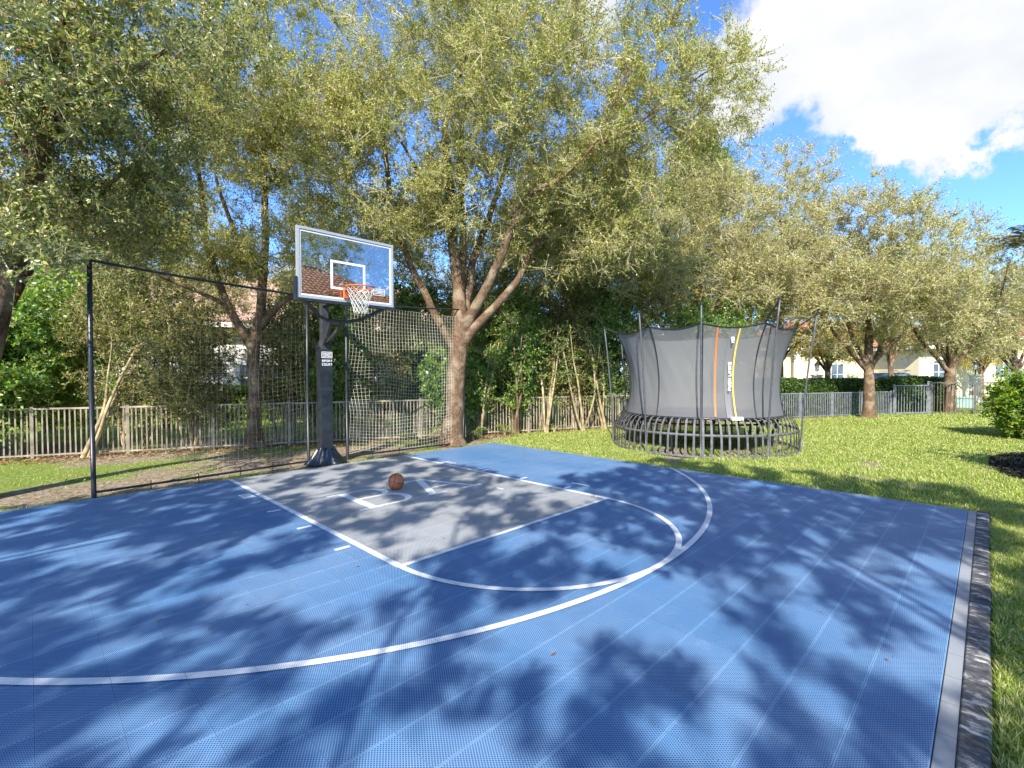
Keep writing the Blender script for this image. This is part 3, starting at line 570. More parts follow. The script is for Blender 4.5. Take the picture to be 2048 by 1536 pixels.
rowtree(330, 17.0, 400, 640, 170, 41, 'thin-crowned oak beyond the fence, left of the upright oak', OAK, 260, r=.14, lsz=.075, group='thin oaks beyond the fence')
rowtree(95, 16.0, 380, 640, 170, 42, 'thin-crowned oak beyond the fence at the far left', OAK, 260, r=.14, lsz=.075, group='thin oaks beyond the fence')
rowtree(700, 18.5, 400, 640, 180, 43, 'thin-crowned oak beyond the fence behind the hoop', OAK, 280, r=.14, lsz=.08, group='thin oaks beyond the fence')
rowtree(1010, 19.0, 420, 640, 150, 44, 'thin-crowned oak beyond the fence, right of the thick oak', OAK, 280, r=.14, lsz=.08, group='thin oaks beyond the fence')

# off-frame oaks behind the camera whose shade dapples the court
def shade_density(x, y):
    d = np.where((y < -1.0) & (x < 1.0), .54, .70)
    d = np.where((x > 1.5) & (y > 1.15+.25*np.sin(x*3)), .0, d)
    d = np.where((x > 0.2) & (y < 1.2-.1*x) & (y > -2.2), .95, d)
    d = np.where((abs(x) < 1.85) & (y > 0), .50, d)
    d = np.where((x < -1.9) & (y > 3.6), .85, d)
    d = np.where((x > 2.2) & (y < 1.0), 1.0, d)
    d = np.where((x > 4.75), np.where((y < 1.3) & (x < 6.1-.15*(y+2)), .8, 0), d)
    d = np.where(y < -4.0, np.where(x < 5.6, .75, 0), d)
    return d
rg = np.random.default_rng(77); n = 26000
x = rg.uniform(-6.2, 6.4, n); y = rg.uniform(-5.6, 6.0, n)
# streaky patches, stretched along the sun's azimuth
ca, sa = math.sin(SH_AZ), math.cos(SH_AZ); u = x*ca+y*sa; v = -x*sa+y*ca
pn = .15*vnoise(np.stack([u*.5, v], 1), .9, 21)+.85*vnoise(np.stack([u*.5, v], 1), 4.2, 22)
dn = shade_density(x, y); k = (pn < .20+.56*dn) & (rg.random(n) < .31) & (dn > .05)
x, y = x[k], y[k]; h = rg.uniform(5.2, 9.5, len(x)); S = np.stack([x, y, 0*x], 1)+SDIR*(h/SDIR[2])[:, None]
pj = np.array([proj(s) for s in S]); vis = (pj[:, 2] > 0) & (pj[:, 1] > -260) & (abs(pj[:, 0]-1024) < 1600)
S = S[~vis]
roots = [np.array([-10.0, -7.6, G0]), np.array([-6.2, -9.6, G0]), np.array([-12.0, 1.8, G0])]
own = np.argmin(np.stack([((S[:, :2]-r[:2])**2).sum(1) for r in roots]), 0)
for i, (r0, lab) in enumerate(zip(roots, ('oak behind the camera that dapples the middle of the court', 'oak behind the camera nearest the kerb, shading the court’s right end', 'oak to the left of the camera, shading the left baseline corner'))):
    tp = S[own == i]; c = tp.mean(0)
    if len(tp) < 5: continue
    lim = [([tuple(r0), tuple(r0+(0, 0, 2.0)), tuple(r0*.6+c*.4+np.array([0, 0, .3])), tuple(c)], [.22, .16, .04, .02])]
    far = tp[np.argsort(-((tp-c)**2).sum(1))[::max(1, len(tp)//6)][:6]]
    for q in far: lim.append(([tuple(r0*.7+c*.3+np.array([0, 0, .3])), tuple(c*.5+q*.5+np.array([0, 0, -.3])), tuple(q)], [.028, .020, .010]))
    tree('oak_tree', lab, 'tree', lim, None, OAK, per=8, ntw=8, tl=.19, lsz=.066, seed=50+i, tips=tp, group='shade oaks beside the house', wid=.6, tipr=.003, jit=.07)

# ------------------------------------------------------------------ shrubs and thicket along the fence
def shrub(name, label, base, h, r, leaf, nst=6, ntip=110, seed=1, lsz=.08, group=None, low=.3, cat='shrub', per=8, ntw=6, wid=.5, stem=None, stemr=.022, tl=.3):
    rg = np.random.default_rng(seed); b = np.array(base, float); root = empty(name, tuple(b), label, cat, group)
    mb = MB(); tips = []
    for k in range(nst):
        a = rg.uniform(0, 6.28); q = b+np.array([math.cos(a), math.sin(a), 0])*r*.35*rg.random(); t = b+np.array([math.cos(a)*r*rg.uniform(.2, .9), math.sin(a)*r*rg.uniform(.2, .9), h*rg.uniform(.75, 1)])
        P, R = resample([q, q*.6+t*.4+rg.normal(size=3)*.12*np.array([1, 1, .2]), t], [stemr*1.3, stemr, .006], .25, rg, .03); mb.tube(P, R, 6)
        i = rg.integers(len(P)//4, len(P), max(3, int(ntip/nst*.5)))
        tips.append(P[i]+rg.normal(size=(len(i), 3))*np.array([r*.3, r*.3, .18]))
    d = rg.normal(size=(ntip, 3)); d /= np.linalg.norm(d, axis=1, keepdims=True)
    e_ = b+np.array([0, 0, h*(low+1)/2])+d*(rg.random((ntip, 1))**.4)*np.array([r, r, h*(1-low)/2])
    w = vnoise(e_, 1.3, seed)+rg.random(ntip)*.3; tips.append(e_[np.argsort(-w)[:int(ntip*.6)]])
    tips = np.concatenate(tips); tips = tips[tips[:, 2] > b[2]+.1]
    mb.build('stem', stem or STEM, root, smooth=True)
    lv, sg = leaves_at(tips, (tips-b-np.array([0, 0, h*.5]))/h, per, ntw, tl, lsz, rg, wid=wid)
    quadmesh('branches', segtubes(sg, .004, .002), STEM, root)
    quadmesh('foliage', lv, leaf, root); return root
def fy(x, off=0.): return 9.6-.42*x+off
TH = [ # x, offset behind fence, height, radius, leaf, label
 (-8.6, .3, 3.9, 1.2, SHRUB, 'tall green shrub at the far left, beneath the nearest oak'), (-6.6, .9, 3.9, 1.2, SHRUB, 'dark broad shrub behind the fence at the left edge of the photo'), (-4.9, .5, 3.4, .9, SHRUB, 'leafy shrub rising over the fence just left of the corner net post'),
 (-2.5, 1.0, 3.9, 1.1, SHRUB2, 'twiggy shrub behind the fence just right of the corner net post'), (-1.4, .4, 3.4, .9, SHRUB2, 'airy brown-green shrub left of the upright oak trunk'), (.9, .8, 3.6, .9, SHRUB2, 'loose shrub between the upright oak and the hoop pole'),
 (2.1, 1.1, 3.9, 1.0, SHRUB, 'shrub seen through the netting right of the hoop pole'), (3.3, 1.3, 3.8, 1.0, SHRUB2, 'shrub behind the netting and the thick oak trunk'),
 (5.0, .1, 2.6, .75, SHRUB, 'glossy low shrub immediately right of the thick oak trunk'), (5.9, .6, 4.2, 1.0, SHRUB2, 'tall twiggy shrub behind the glossy low one'), (6.9, .3, 3.8, .8, SHRUB, 'green shrub in the middle of the thicket'), (7.9, .7, 4.4, 1.0, SHRUB2, 'tallest brown-stemmed shrub of the thicket'),
 (9.0, .4, 3.9, .9, SHRUB2, 'shrub third from the right end of the thicket'), (10.2, .8, 4.3, 1.1, SHRUB, 'dark shrub just left of the trampoline'), (11.6, .6, 4.2, 1.1, SHRUB2, 'shrub half hidden by the trampoline’s left side'), (13.6, .7, 4.0, 1.2, SHRUB, 'shrub behind the trampoline netting, left half'), (15.6, .8, 4.0, 1.2, SHRUB, 'shrub behind the trampoline netting, right half')]
for i, (x, off, h, r, lf, lab) in enumerate(TH):
    shrub('shrub', lab, (x, fy(x, off), G0), h*(1.22 if x > 5.5 else 1.14), r*1.25, lf, nst=10, ntip=(560 if lf is SHRUB else 430), seed=100+i, lsz=(.10 if lf is SHRUB else .075), group='shrubs of the fence thicket', low=.22, stemr=.02, tl=.32)
for i, (x, off, h, r, lf, lab) in enumerate(((-7.4, 2.6, 4.6, 1.5, SHRUB, 'broad shrub in the second row at the far left'), (-4.0, 2.9, 4.7, 1.5, BRIGHTS, 'green shrub, leaves coloured as sunlit, in the second row behind the corner net post'), (5.4, 2.8, 4.8, 1.5, SHRUB, 'second-row shrub right of the thick oak'), (8.4, 2.8, 4.8, 1.6, BRIGHTS, 'green shrub, leaves coloured as sunlit, in the second row of the thicket'), (11.4, 3.0, 4.8, 1.6, SHRUB, 'second-row shrub left of the trampoline'))):
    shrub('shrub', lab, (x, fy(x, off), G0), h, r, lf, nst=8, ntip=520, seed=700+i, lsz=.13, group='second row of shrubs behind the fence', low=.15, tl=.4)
# slim bare stems standing in the thicket
for i, (x, off, lean, h, lab) in enumerate(((5.4, -.35, .1, 3.2, 'slim pale stem right of the thick oak'), (6.55, -.3, -.12, 3.6, 'crooked slim trunk in the middle of the thicket'), (7.35, -.5, .15, 3.4, 'slim trunk leaning right in the thicket'), (8.75, -.35, -.2, 3.5, 'slim brown trunk left of the bare gap'), (9.7, -.2, -.3, 3.6, 'slim trunk leaning left near the trampoline'), (10.6, -.4, .1, 3.6, 'slim trunk nearest the trampoline'), (-3.35, -.25, .25, 3.4, 'slim forked stem in front of the fence by the corner net post'))):
    rg = np.random.default_rng(300+i); b = np.array([x, fy(x, off), G0]); rt = empty('sapling', tuple(b), lab, 'sapling', 'saplings in front of the fence'); mb = MB(); tips = []
    for k in range(3):
        t = b+np.array([lean*3+rg.normal()*.35, rg.normal()*.3, h*rg.uniform(.8, 1.05)]); P, R = resample([b+rg.normal(size=3)*np.array([.05, .05, 0]), b*.6+t*.4+rg.normal(size=3)*.1, t], [.055-.012*k, .035, .01], .25, rg, .03); mb.tube(P, R, 8); tips.append(P[len(P)//2:]+rg.normal(size=(len(P)-len(P)//2, 3))*.15)
    mb.build('trunk', STEM if i != 1 else BARK, rt, smooth=True); tips = np.concatenate(tips); lv, sg = leaves_at(tips, tips*0, 8, 5, .35, .075, rg, wid=.45); quadmesh('branches', segtubes(sg, .005, .002), STEM, rt); quadmesh('foliage', lv, BRIGHT if i == 6 else SHRUB, rt)
# strap-leaved palms at the foot of the thicket
def palmlet(base, n, ln, label, seed, name='palm_plant', group='small palms of the thicket', h0=.1, leaf=None, cat='palm'):
    rg = np.random.default_rng(seed); b = np.array(base, float); rt = empty(name, tuple(b), label, cat, group); Q = []; mb = MB()
    mb.tube([b, b+np.array([0, 0, h0*.6]), b+np.array([.01, 0, h0])], [.05, .045, .03], 8)
    for k in range(n):
        a = rg.uniform(0, 6.28); el = rg.uniform(.35, 1.4); P = []
        for q in range(9):
            s = q/8; P.append(b+np.array([0, 0, h0])+np.array([math.cos(a)*math.cos(el), math.sin(a)*math.cos(el), math.sin(el)])*ln*s+np.array([math.cos(a)*.25, math.sin(a)*.25, -.75])*ln*s*s*.8)
        mb.tube(P, np.linspace(.008, .002, 9), 4)
        P = np.array(P)
        for q in np.linspace(.2, 1., 20):
            c = P[int(q*7.99)]; dd = P[min(8, int(q*7.99)+1)]-P[int(q*7.99)]; dd = dd/max(1e-6, np.linalg.norm(dd)); sd = np.cross(dd, [0, 0, 1]); sd /= max(1e-6, np.linalg.norm(sd))
            for s_ in (-1, 1):
                L_ = ln*.28*(1.1-.6*q); tip = c+(sd*s_*.8+dd*.55+np.array([0, 0, -.25]))*L_; md = (c+tip)/2+np.array([0, 0, .02]); w = dd*.014*(ln/.9)
                Q.append((c, md-w, tip, md+w))
    mb.build('stem', STEM, rt); quadmesh('foliage', np.array(Q), leaf or PALM, rt)
palmlet((4.75, 6.55, G0), 12, .8, 'small palm at the foot of the thick oak, on its right', 401, leaf=SHRUB)
palmlet((4.62, 7.1, G0), 10, 1.0, 'palm sprouting at mid height right of the thick oak trunk', 402, h0=1.7, leaf=PALM)
palmlet((6.1, 6.6, G0), 10, .7, 'bright small palm low in the middle of the thicket', 403, leaf=BRIGHT)
palmlet((7.7, 5.95, G0), 9, .6, 'small palm low in the thicket nearer the trampoline', 404, leaf=BRIGHT)
# broad-leaved plant behind the left fence
rg = np.random.default_rng(410); b = np.array([-5.6, 12.5, G0]); rt = empty('broadleaf_plant', tuple(b), 'plant with big drooping leaves behind the fence at the left edge', 'plant'); Q = []; mb = MB()
for k in range(26):
    a = rg.uniform(0, 6.28); h = rg.uniform(.8, 2.6); e_ = b+np.array([math.cos(a)*.9*rg.random(), math.sin(a)*.5, h]); mb.tube([b, b*.4+e_*.6, e_], [.02, .015, .01], 5)
    d = np.array([math.cos(a), math.sin(a), -.45]); s_ = np.array([-math.sin(a), math.cos(a), .1]); Q += [(e_, e_+d*.25-s_*.17, e_+d*.62, e_+d*.25+s_*.17)]
mb.build('stem', STEM, rt); quadmesh('foliage', np.array(Q), SHRUB, rt)

# ------------------------------------------------------------------ hedges
def hedge(name, label, p, q, wdt, h, leaf, n, lsz, seed, group=None):
    rg = np.random.default_rng(seed); p = np.array([*p, G0]); q = np.array([*q, G0]); d = q-p; L_ = np.linalg.norm(d); d /= L_; s_ = np.array([-d[1], d[0], 0.])
    rt = empty(name, tuple(p), label, 'hedge', group); core = MB(); core.bar(p+np.array([0, 0, h*.45]), q+np.array([0, 0, h*.45]), wdt*.55, h*.8); core.build('hedge_core', HEDGEC, rt)
    u = rg.uniform(0, L_, n); f = rg.random(n); side = rg.choice([-1, 1], n, p=[.75, .25]); topm = rg.random(n) < .28
    sv = np.where(topm, rg.uniform(-.5, .5, n), side*rg.uniform(.30, .52, n)); zv = np.where(topm, rg.uniform(.88, 1.03, n), rg.uniform(.02, 1., n))
    bump = (vnoise(np.stack([u, zv*h], 1), 1.6, seed)-.5)*.22
    c = p+d*u[:, None]+s_*(sv*wdt+side*bump*~topm)[:, None]+np.array([0, 0, 1])*((zv*h)+bump*topm)[:, None]
    a = rg.normal(size=(n, 3)); a /= np.linalg.norm(a, axis=1, keepdims=True); b = np.cross(a, rg.normal(size=(n, 3))); b /= np.linalg.norm(b, axis=1, keepdims=True); L2 = lsz*rg.uniform(.6, 1.3, (n, 1))
    quadmesh('foliage', np.stack([c-a*L2*.5, c-b*L2*.25, c+a*L2*.5, c+b*L2*.25], 1), leaf, rt)
HEDGEC = pmat('dark hedge core', (.03, .04, .015), .9, noise=.5, nscale=12)  # plain dark box filling the hedge behind its leaf faces
hedge('hedge', 'long dark green clipped hedge behind the fence right of the trampoline', (14.8, 4.6), (25.2, -.6), 1.1, 1.62, HEDGE, 42000, .10, 1)
hedge('hedge', 'dark hedge behind the iron fence, right of the gate', (25.2, -.6), (28.6, -2.4), 1.1, 1.66, HEDGE, 14000, .10, 5)
hedge('hedge', 'sunlit yellow-green hedge at the foot of the white house', (-9, 23.2), (13.5, 13.6), 1.2, 1.5, BRIGHT, 26000, .13, 2)

# ------------------------------------------------------------------ fences
WOODF = pmat('weathered cream fence paint', (.31, .265, .19), .75, noise=.35, nscale=4)
GREYF = pmat('grey iron fence', (.20, .215, .23), .5, metal=.2, noise=.25, nscale=6)
BRONZE = pmat('bronze iron fence', (.16, .14, .12), .45, metal=.3, noise=.2, nscale=6)
def fence(name, label, p, q, h, sp, pw, mat, posts, group=None, pp=.06, bot=.08, cap=True):
    p = np.array([*p, G0]); q = np.array([*q, G0]); d = q-p; L_ = np.linalg.norm(d); d /= L_; rt = empty(name, tuple(p), label, 'fence', group); Z = np.array([0, 0, 1.])
    ns = max(1, round(L_/posts)); rg = np.random.default_rng(int(L_*10))
    for k in range(ns+1):
        c = p+d*L_*k/ns; MB().bar(c, c+Z*(h+.03), pp, pp).build('post', mat, rt)
    for k in range(ns):
        a = p+d*(L_*k/ns+pp/2+.002); b = p+d*(L_*(k+1)/ns-pp/2-.002); mb = MB()
        mb.bar(a+Z*(h-.02), b+Z*(h-.02), .035, .04); mb.bar(a+Z*(bot+.02), b+Z*(bot+.02), .03, .03)
        m_ = int(np.linalg.norm(b-a)/sp)
        for j in range(m_):
            c = a+(b-a)*(j+.5)/m_; t = rg.normal()*.006; mb.bar(c+Z*(bot-.02), c+Z*(h-.042)+d*t, pw, pw*.8)
        mb.build('fence_panel', mat, rt)
    return rt
fence('picket_fence', 'weathered cream picket fence along the soil strip behind the court', (-9.2, fy(-9.2)), (17.0, fy(17.0)), 1.18, .100, .026, WOODF, 1.75)
fence('picket_fence', 'low grey picket fence in front of the long hedge', (17.1, fy(17.1)), (23.6, -.9), 1.10, .10, .03, GREYF, 2.0)
fence('iron_fence', 'tall grey iron fence right of the gate, running past the shrub', (25.15, -2.2), (33.5, -9.3), 1.5, .15, .030, BRONZE, 2.4, pp=.10)
gt = empty('gate', (23.66, -1.0, G0), 'grey metal pedestrian gate standing between hedge and iron fence', 'gate'); Z = np.array([0, 0, 1.])
ga = np.array([23.66, -1.0, G0]); gb = np.array([25.05, -2.12, G0]); gd = (gb-ga)/np.linalg.norm(gb-ga)
MB().bar(ga, ga+Z*1.42, .07).build('gate_post', GREYF, gt); MB().bar(gb, gb+Z*1.56, .13).build('gate_post', GREYF, gt)
mb = MB(); a, b_ = ga+gd*.08, gb-gd*.11
for z in (.1, 1.36): mb.bar(a+Z*z, b_+Z*z, .05)
for c in (a, b_): mb.bar(c+Z*.125, c+Z*1.335, .05)
mb.build('gate_frame', GREYF, gt); mb = MB()
for j in range(1, 11): c = a+(b_-a)*j/11; mb.bar(c+Z*.127, c+Z*1.333, .028)
mb.build('gate_bars', GREYF, gt)
MB().bar(b_-gd*.07+Z*.75+np.array([-.03, -.03, 0]), b_-gd*.07+Z*.92+np.array([-.03, -.03, 0]), .06, .04).build('latch', BLACK, gt)

# ------------------------------------------------------------------ basketball hoop (board faces -Y)
hoop = empty('basketball_hoop', (.12, 5.98, 0), 'basketball hoop with clear backboard on a padded black pole at the baseline', 'basketball hoop')
XH, YP, YB = -.03, 5.98, 4.56
mp = MB(); mp.bar((.12, YP, .03), (.12, YP, 2.62), .15, .17); mp.bar((.12, YP, 2.622), (.12, YP, 3.47), .13, .15)
mp.build('pole', BLACKM, hoop)
def padmesh():
    mb = MB(); n = 26; ring = []; rr = random.Random(4)
    for k in range(n):
        z = .25+2.17*k/(n-1); w = .125+.005*math.sin(k*1.7)+.003*rr.random(); d_ = .12+.006*math.cos(k*1.3); c = []
        for q in range(20):
            a = q/20*2*math.pi+math.pi/20; ca_, sa_ = math.cos(a), math.sin(a); s = max(abs(ca_), abs(sa_))**.93; c.append((.12+w*ca_/s, YP+d_*sa_/s, z))
        ring.append(c+[c[0]])
    mb.sheet(ring); mb.add(ring[-1][:20], [tuple(range(20))]); return mb
pad = padmesh().build('pole_pad', PAD, hoop)
# lettering on the pad
FONT = {'S': ['1111', '1000', '1111', '0001', '1111'], 'P': ['1111', '1001', '1111', '1000', '1000'], 'O': ['1111', '1001', '1001', '1001', '1111'], 'R': ['1110', '1001', '1110', '1010', '1001'],
        'T': ['111', '010', '010', '010', '010'], 'C': ['1111', '1000', '1000', '1000', '1111'], 'U': ['1001', '1001', '1001', '1001', '1111'], 'H': ['1001', '1001', '1111', '1001', '1001'],
        'L': ['1000', '1000', '1000', '1000', '1111'], 'I': ['1', '1', '1', '1', '1'], 'M': ['10001', '11011', '10101', '10001', '10001'], 'N': ['1001', '1101', '1011', '1001', '1001'], ' ': ['00']*5}
def word(mb, txt, org, ex, ey, H, t=.004, cw=None):
    "block letters: org lower-left, ex/ey unit vectors, H letter height; strokes as merged bars"
    org = np.array(org, float); ex = np.array(ex, float); ey = np.array(ey, float); nn = np.cross(ex, ey); u = H/5; x = 0
    for ch in txt:
        rows = FONT[ch]; wch = len(rows[0])
        for r, row in enumerate(rows):
            for c, b in enumerate(row):
                if b == '1':
                    o = org+ex*((x+c)*u)+ey*((4-r)*u); v = [o+ex*(i*u*1.0)+ey*(j*u*1.0)+nn*k for k in (0, t) for i, j in ((0, 0), (1, 0), (1, 1), (0, 1))]
                    mb.add(v, [(4, 5, 6, 7)])
        x += wch+1
    return x*u
mb = MB(); PFY = YP-.130
word(mb, 'SPORT', (0.12-.108, PFY, 2.15), (1, 0, 0), (0, 0, 1), .048, .002); word(mb, 'COURT', (0.12-.108, PFY, 2.075), (1, 0, 0), (0, 0, 1), .048, .002)
def badge(mb, x0, x1, z0, z1, y, t=.012):
    for a, b in (((x0, z0), (x1, z0+t)), ((x0, z1-t), (x1, z1)), ((x0, z0+t), (x0+t, z1-t)), ((x1-t, z0+t), (x1, z1-t))): mb.box((a[0], y-.001, a[1]), (b[0], y, b[1]))
    xm = (x0+x1)/2; zm = (z0+z1)/2; w = (x1-x0)
    for s in (-1, 1):
        for dz in (-.3, .0, .3):
            xa, xb = sorted((xm+s*w*.04, xm+s*w*.40)); mb.box((xa, y-.001, zm+dz*(z1-z0)*.75-t*.55), (xb, y, zm+dz*(z1-z0)*.75+t*.55))
        xa, xb = sorted((xm+s*w*.04, xm+s*w*.09)); mb.box((xa, y-.0012, zm-.3*(z1-z0)*.6), (xb, y-.0002, zm+.02))
badge(mb, 0.12-.115, 0.12+.115, 2.235, 2.365, PFY)
mb.build('pad_lettering', WHITE, hoop)
# gathered cover at the foot of the pole
mb = MB(); rows = []
for k in range(12):
    s = k/11; z = .30*(1-s)**1.2-.0+.012; rr_ = .165+.20*s**1.1; row = []
    for q in range(73):
        a = q/72*2*math.pi; f = 1+.10*s*math.sin(a*9+1.3*math.sin(a*3))+.05*math.sin(a*17); row.append((.12+rr_*f*math.cos(a)*(1.15), YP-.03+rr_*f*math.sin(a)*.95, max(.004, z*(1+.12*math.sin(a*7)))))
    rows.append(row)
mb.sheet(rows); mb.build('base_cover', PAD, hoop, smooth=True)
# arms to the board
mb = MB(); mb.bar((.12, YP-.085, 3.38), (XH, YB+.14, 3.42), .13, .12); mb.box((XH-.17, YB+.05, 3.33), (XH+.17, YB+.14, 3.52)); mb.build('support_arm', BLACKM, hoop)
mb = MB()
mb.tube([(XH-.80, YB+.05, 3.22), (XH-.42, YB+.32, 2.98), (XH-.2, YB+.45, 2.93), (XH+.2, YB+.45, 2.93), (XH+.42, YB+.32, 2.98), (XH+.80, YB+.05, 3.22)], .035, 8)
mb.bar((.12-.04, YP-.1, 2.55), (XH-.12, YB+.45, 2.94), .05, .07); mb.bar((.12+.04, YP-.1, 2.55), (XH+.12, YB+.45, 2.94), .05, .07)
mb.build('lower_brace', BLACKM, hoop)
mb = MB(); mb.bar((.12, YP+.09, 2.30), (.12, YP+.42, 2.62), .07); mb.bar((.12-.16, YP+.03, 2.44), (.12+.16, YP+.03, 2.44), .06); mb.build('lift_actuator', BLACK, hoop)
BX0, BX1, BZ0, BZ1 = -.985, .925, 3.245, 4.50
GL = bpy.data.materials.new('backboard glass'); nt, N, L = nodes(GL)
lwn = N('ShaderNodeFresnel'); lwn.inputs[0].default_value = 1.5; trn = N('ShaderNodeBsdfTransparent'); trn.inputs[0].default_value = (.80, .87, .91, 1); gls = N('ShaderNodeBsdfGlossy'); gls.inputs['Roughness'].default_value = .0; gls.inputs[0].default_value = (.9, .95, 1, 1)
mxx = N('ShaderNodeMixShader'); L(mth(N, L, 'ADD', mth(N, L, 'MULTIPLY', lwn.outputs[0], 1.0), .36, clamp=True), mxx.inputs[0]); L(trn.outputs[0], mxx.inputs[1]); L(gls.outputs[0], mxx.inputs[2]); oo = N('ShaderNodeOutputMaterial'); L(mxx.outputs[0], oo.inputs[0])
bd = MB().sheet([[(BX0+.05, YB, BZ0+.05), (BX1-.05, YB, BZ0+.05)], [(BX0+.05, YB, BZ1-.05), (BX1-.05, YB, BZ1-.05)]]).build('backboard', GL, hoop)
def frame(x0, x1, z0, z1, w, y0, y1):
    mb = MB(); mb.box((x0, y0, z0), (x1, y1, z0+w)); mb.box((x0, y0, z1-w), (x1, y1, z1)); mb.box((x0, y0, z0+w), (x0+w, y1, z1-w)); mb.box((x1-w, y0, z0+w), (x1, y1, z1-w)); return mb
frame(BX0, BX1, BZ0, BZ1, .046, YB-.02, YB+.045).build('board_frame', SILVER, hoop)
frame(BX0+.05, BX1-.05, BZ0+.05, BZ1-.057, .024, YB-.006, YB-.001).build('border_line', WHITE, hoop)
frame(XH-.345, XH+.345, 3.47, 4.0, .042, YB-.006, YB-.001).build('target_square', WHITE, hoop)
mb = MB(); badge(mb, .48, .74, 3.45, 3.58, YB-.003, .010); mb.build('board_badge', WHITE, hoop)
mb = MB(); mb.box((BX0-.035, YB-.035, BZ0-.055), (BX1+.035, YB+.075, BZ0-.003)); mb.box((BX0-.035, YB-.035, BZ0-.002), (BX0-.003, YB+.075, BZ0+.36)); mb.box((BX1+.003, YB-.035, BZ0-.002), (BX1+.035, YB+.075, BZ0+.30)); mb.build('board_padding', PAD, hoop)
RZ = 3.475; RR = .255; YR = YB-.20-RR
mb = MB(); a = np.linspace(0, 2*math.pi, 49)[:-1]; mb.tube(np.stack([XH+RR*np.cos(a), YR+RR*np.sin(a), 0*a+RZ], 1), .0125, 8, closed=True)
for s in (-1, 1): mb.tube([(XH+s*.06, YB-.04, RZ-.11), (XH+s*.13, YB-.13, RZ-.05), (XH+s*.19, YR+.15, RZ-.012)], .012, 6)
rim = mb.build('rim', ORANGE, hoop, smooth=True)
MB().box((XH-.12, YB-.20, RZ-.018), (XH+.12, YB-.09, RZ+.004)).box((XH-.12, YB-.088, RZ-.16), (XH+.12, YB-.022, RZ+.03)).build('rim_bracket', ORANGE, hoop)
mb = MB(); nn_ = 12; lv = 7
def nr(k): s = k/lv; return RR*(1-.58*s**.7)+.0, RZ-.012-.46*s
for q in range(nn_):
    for dr in (-1, 1):
        P = []
        for k in range(lv+1):
            for sub in range(3 if k < lv else 1):
                kk = k+sub/3; r_, z_ = nr(kk); ang = (q+dr*kk*.5)*2*math.pi/nn_; P.append((XH+r_*math.cos(ang), YR+r_*math.sin(ang), z_))
        mb.tube(P, .0048, 4)
mb.build('net', pmat('white net cord', (.62, .60, .54), .8), hoop)

# ------------------------------------------------------------------ sports netting on black posts either side of the hoop
ns_ = empty('sports_netting', (.3, 6.05, 0), 'ball-stop netting hung on four black posts along the baseline', 'netting')
PST = [(-3.63, 5.84, 3.68, .034), (-.16, 6.16, 3.56, .030), (.70, 6.14, 3.52, .030)]
for x, y, h, r in PST: MB().tube([(x, y, -.03), (x-.01, y, h*.5), (x, y, h)], r, 10).build('post', BLACK, ns_, smooth=True)
p4 = [(3.93, 6.0, -.03), (3.98, 6.02, 1.5), (4.05, 6.02, 2.6), (4.13, 5.98, 3.66)]
MB().tube(p4, .028, 10).build('post', BLACK, ns_, smooth=True)
def rail(p, q, r, sag=.0): P = [np.array(p)*(1-t)+np.array(q)*t-np.array([0, 0, sag*4*t*(1-t)]) for t in np.linspace(0, 1, 12)]; return MB().tube(P, r, 8)
rail((-3.60, 5.84, 3.66), (-.18, 6.16, 3.54), .022, .02).build('top_rail', BLACK, ns_); rail((.72, 6.14, 3.50), (4.11, 5.98, 3.64), .020, .03).build('top_rail', BLACK, ns_)
rail((-3.60, 5.85, .05), (-.19, 6.16, .05), .020).build('bottom_rail', BLACK, ns_); rail((.73, 6.14, .05), (3.90, 6.0, .05), .020).build('bottom_rail', BLACK, ns_)
mb = MB()
for x in (-2.9, -2.2, -1.5, -.9, 1.3, 2.0, 2.8, 3.5): y = 5.84+.32*(x+3.6)/3.4 if x < 0 else 6.12-.1*(x-.7)/3.2; mb.tube([(x, y, -.04), (x, y, .12)], .008, 5)
mb.build('peg', BLACK, ns_)
def netpanel(x0, x1, y0, y1, ztop, zbot, sp, r, mat, seed, slack):
    nx = int((x1-x0)/sp); nz = int((ztop-zbot)/sp); U, V = np.meshgrid(np.linspace(0, 1, nx), np.linspace(0, 1, nz), indexing='ij')
    pq = np.stack([U.ravel()*3, V.ravel()*3], 1); wv = (vnoise(pq, 1.3, seed)-.5).reshape(U.shape); w2 = (vnoise(pq, 1.3, seed+1)-.5).reshape(U.shape)
    X = x0+(x1-x0)*U+slack*.5*wv*np.sin(math.pi*U); Y = y0+(y1-y0)*U+slack*w2*np.sin(math.pi*V)*1.2+.05; Zz = ztop-(ztop-zbot)*V-slack*.5*np.sin(math.pi*U)*(.4+.6*V)+slack*.5*wv
    P = np.stack([X, Y, Zz], 2); seg = np.concatenate([np.stack([P[:-1].reshape(-1, 3), P[1:].reshape(-1, 3)], 1), np.stack([P[:, :-1].reshape(-1, 3), P[:, 1:].reshape(-1, 3)], 1)])
    return quadmesh('netting', segtubes(seg, r, r), mat, ns_)
CORD = pmat('pale net cord', (.55, .53, .43), .8, noise=.3, nscale=2); CORDD = pmat('grey net cord', (.36, .35, .28), .8, noise=.5, nscale=1.2)
netpanel(.75, 4.05, 6.12, 5.99, 3.47, .14, .078, .0027, CORD, 1, .22)
netpanel(-3.58, -.2, 5.85, 6.14, 3.5, 0.1, .085, .0005, CORDD, 5, .2)

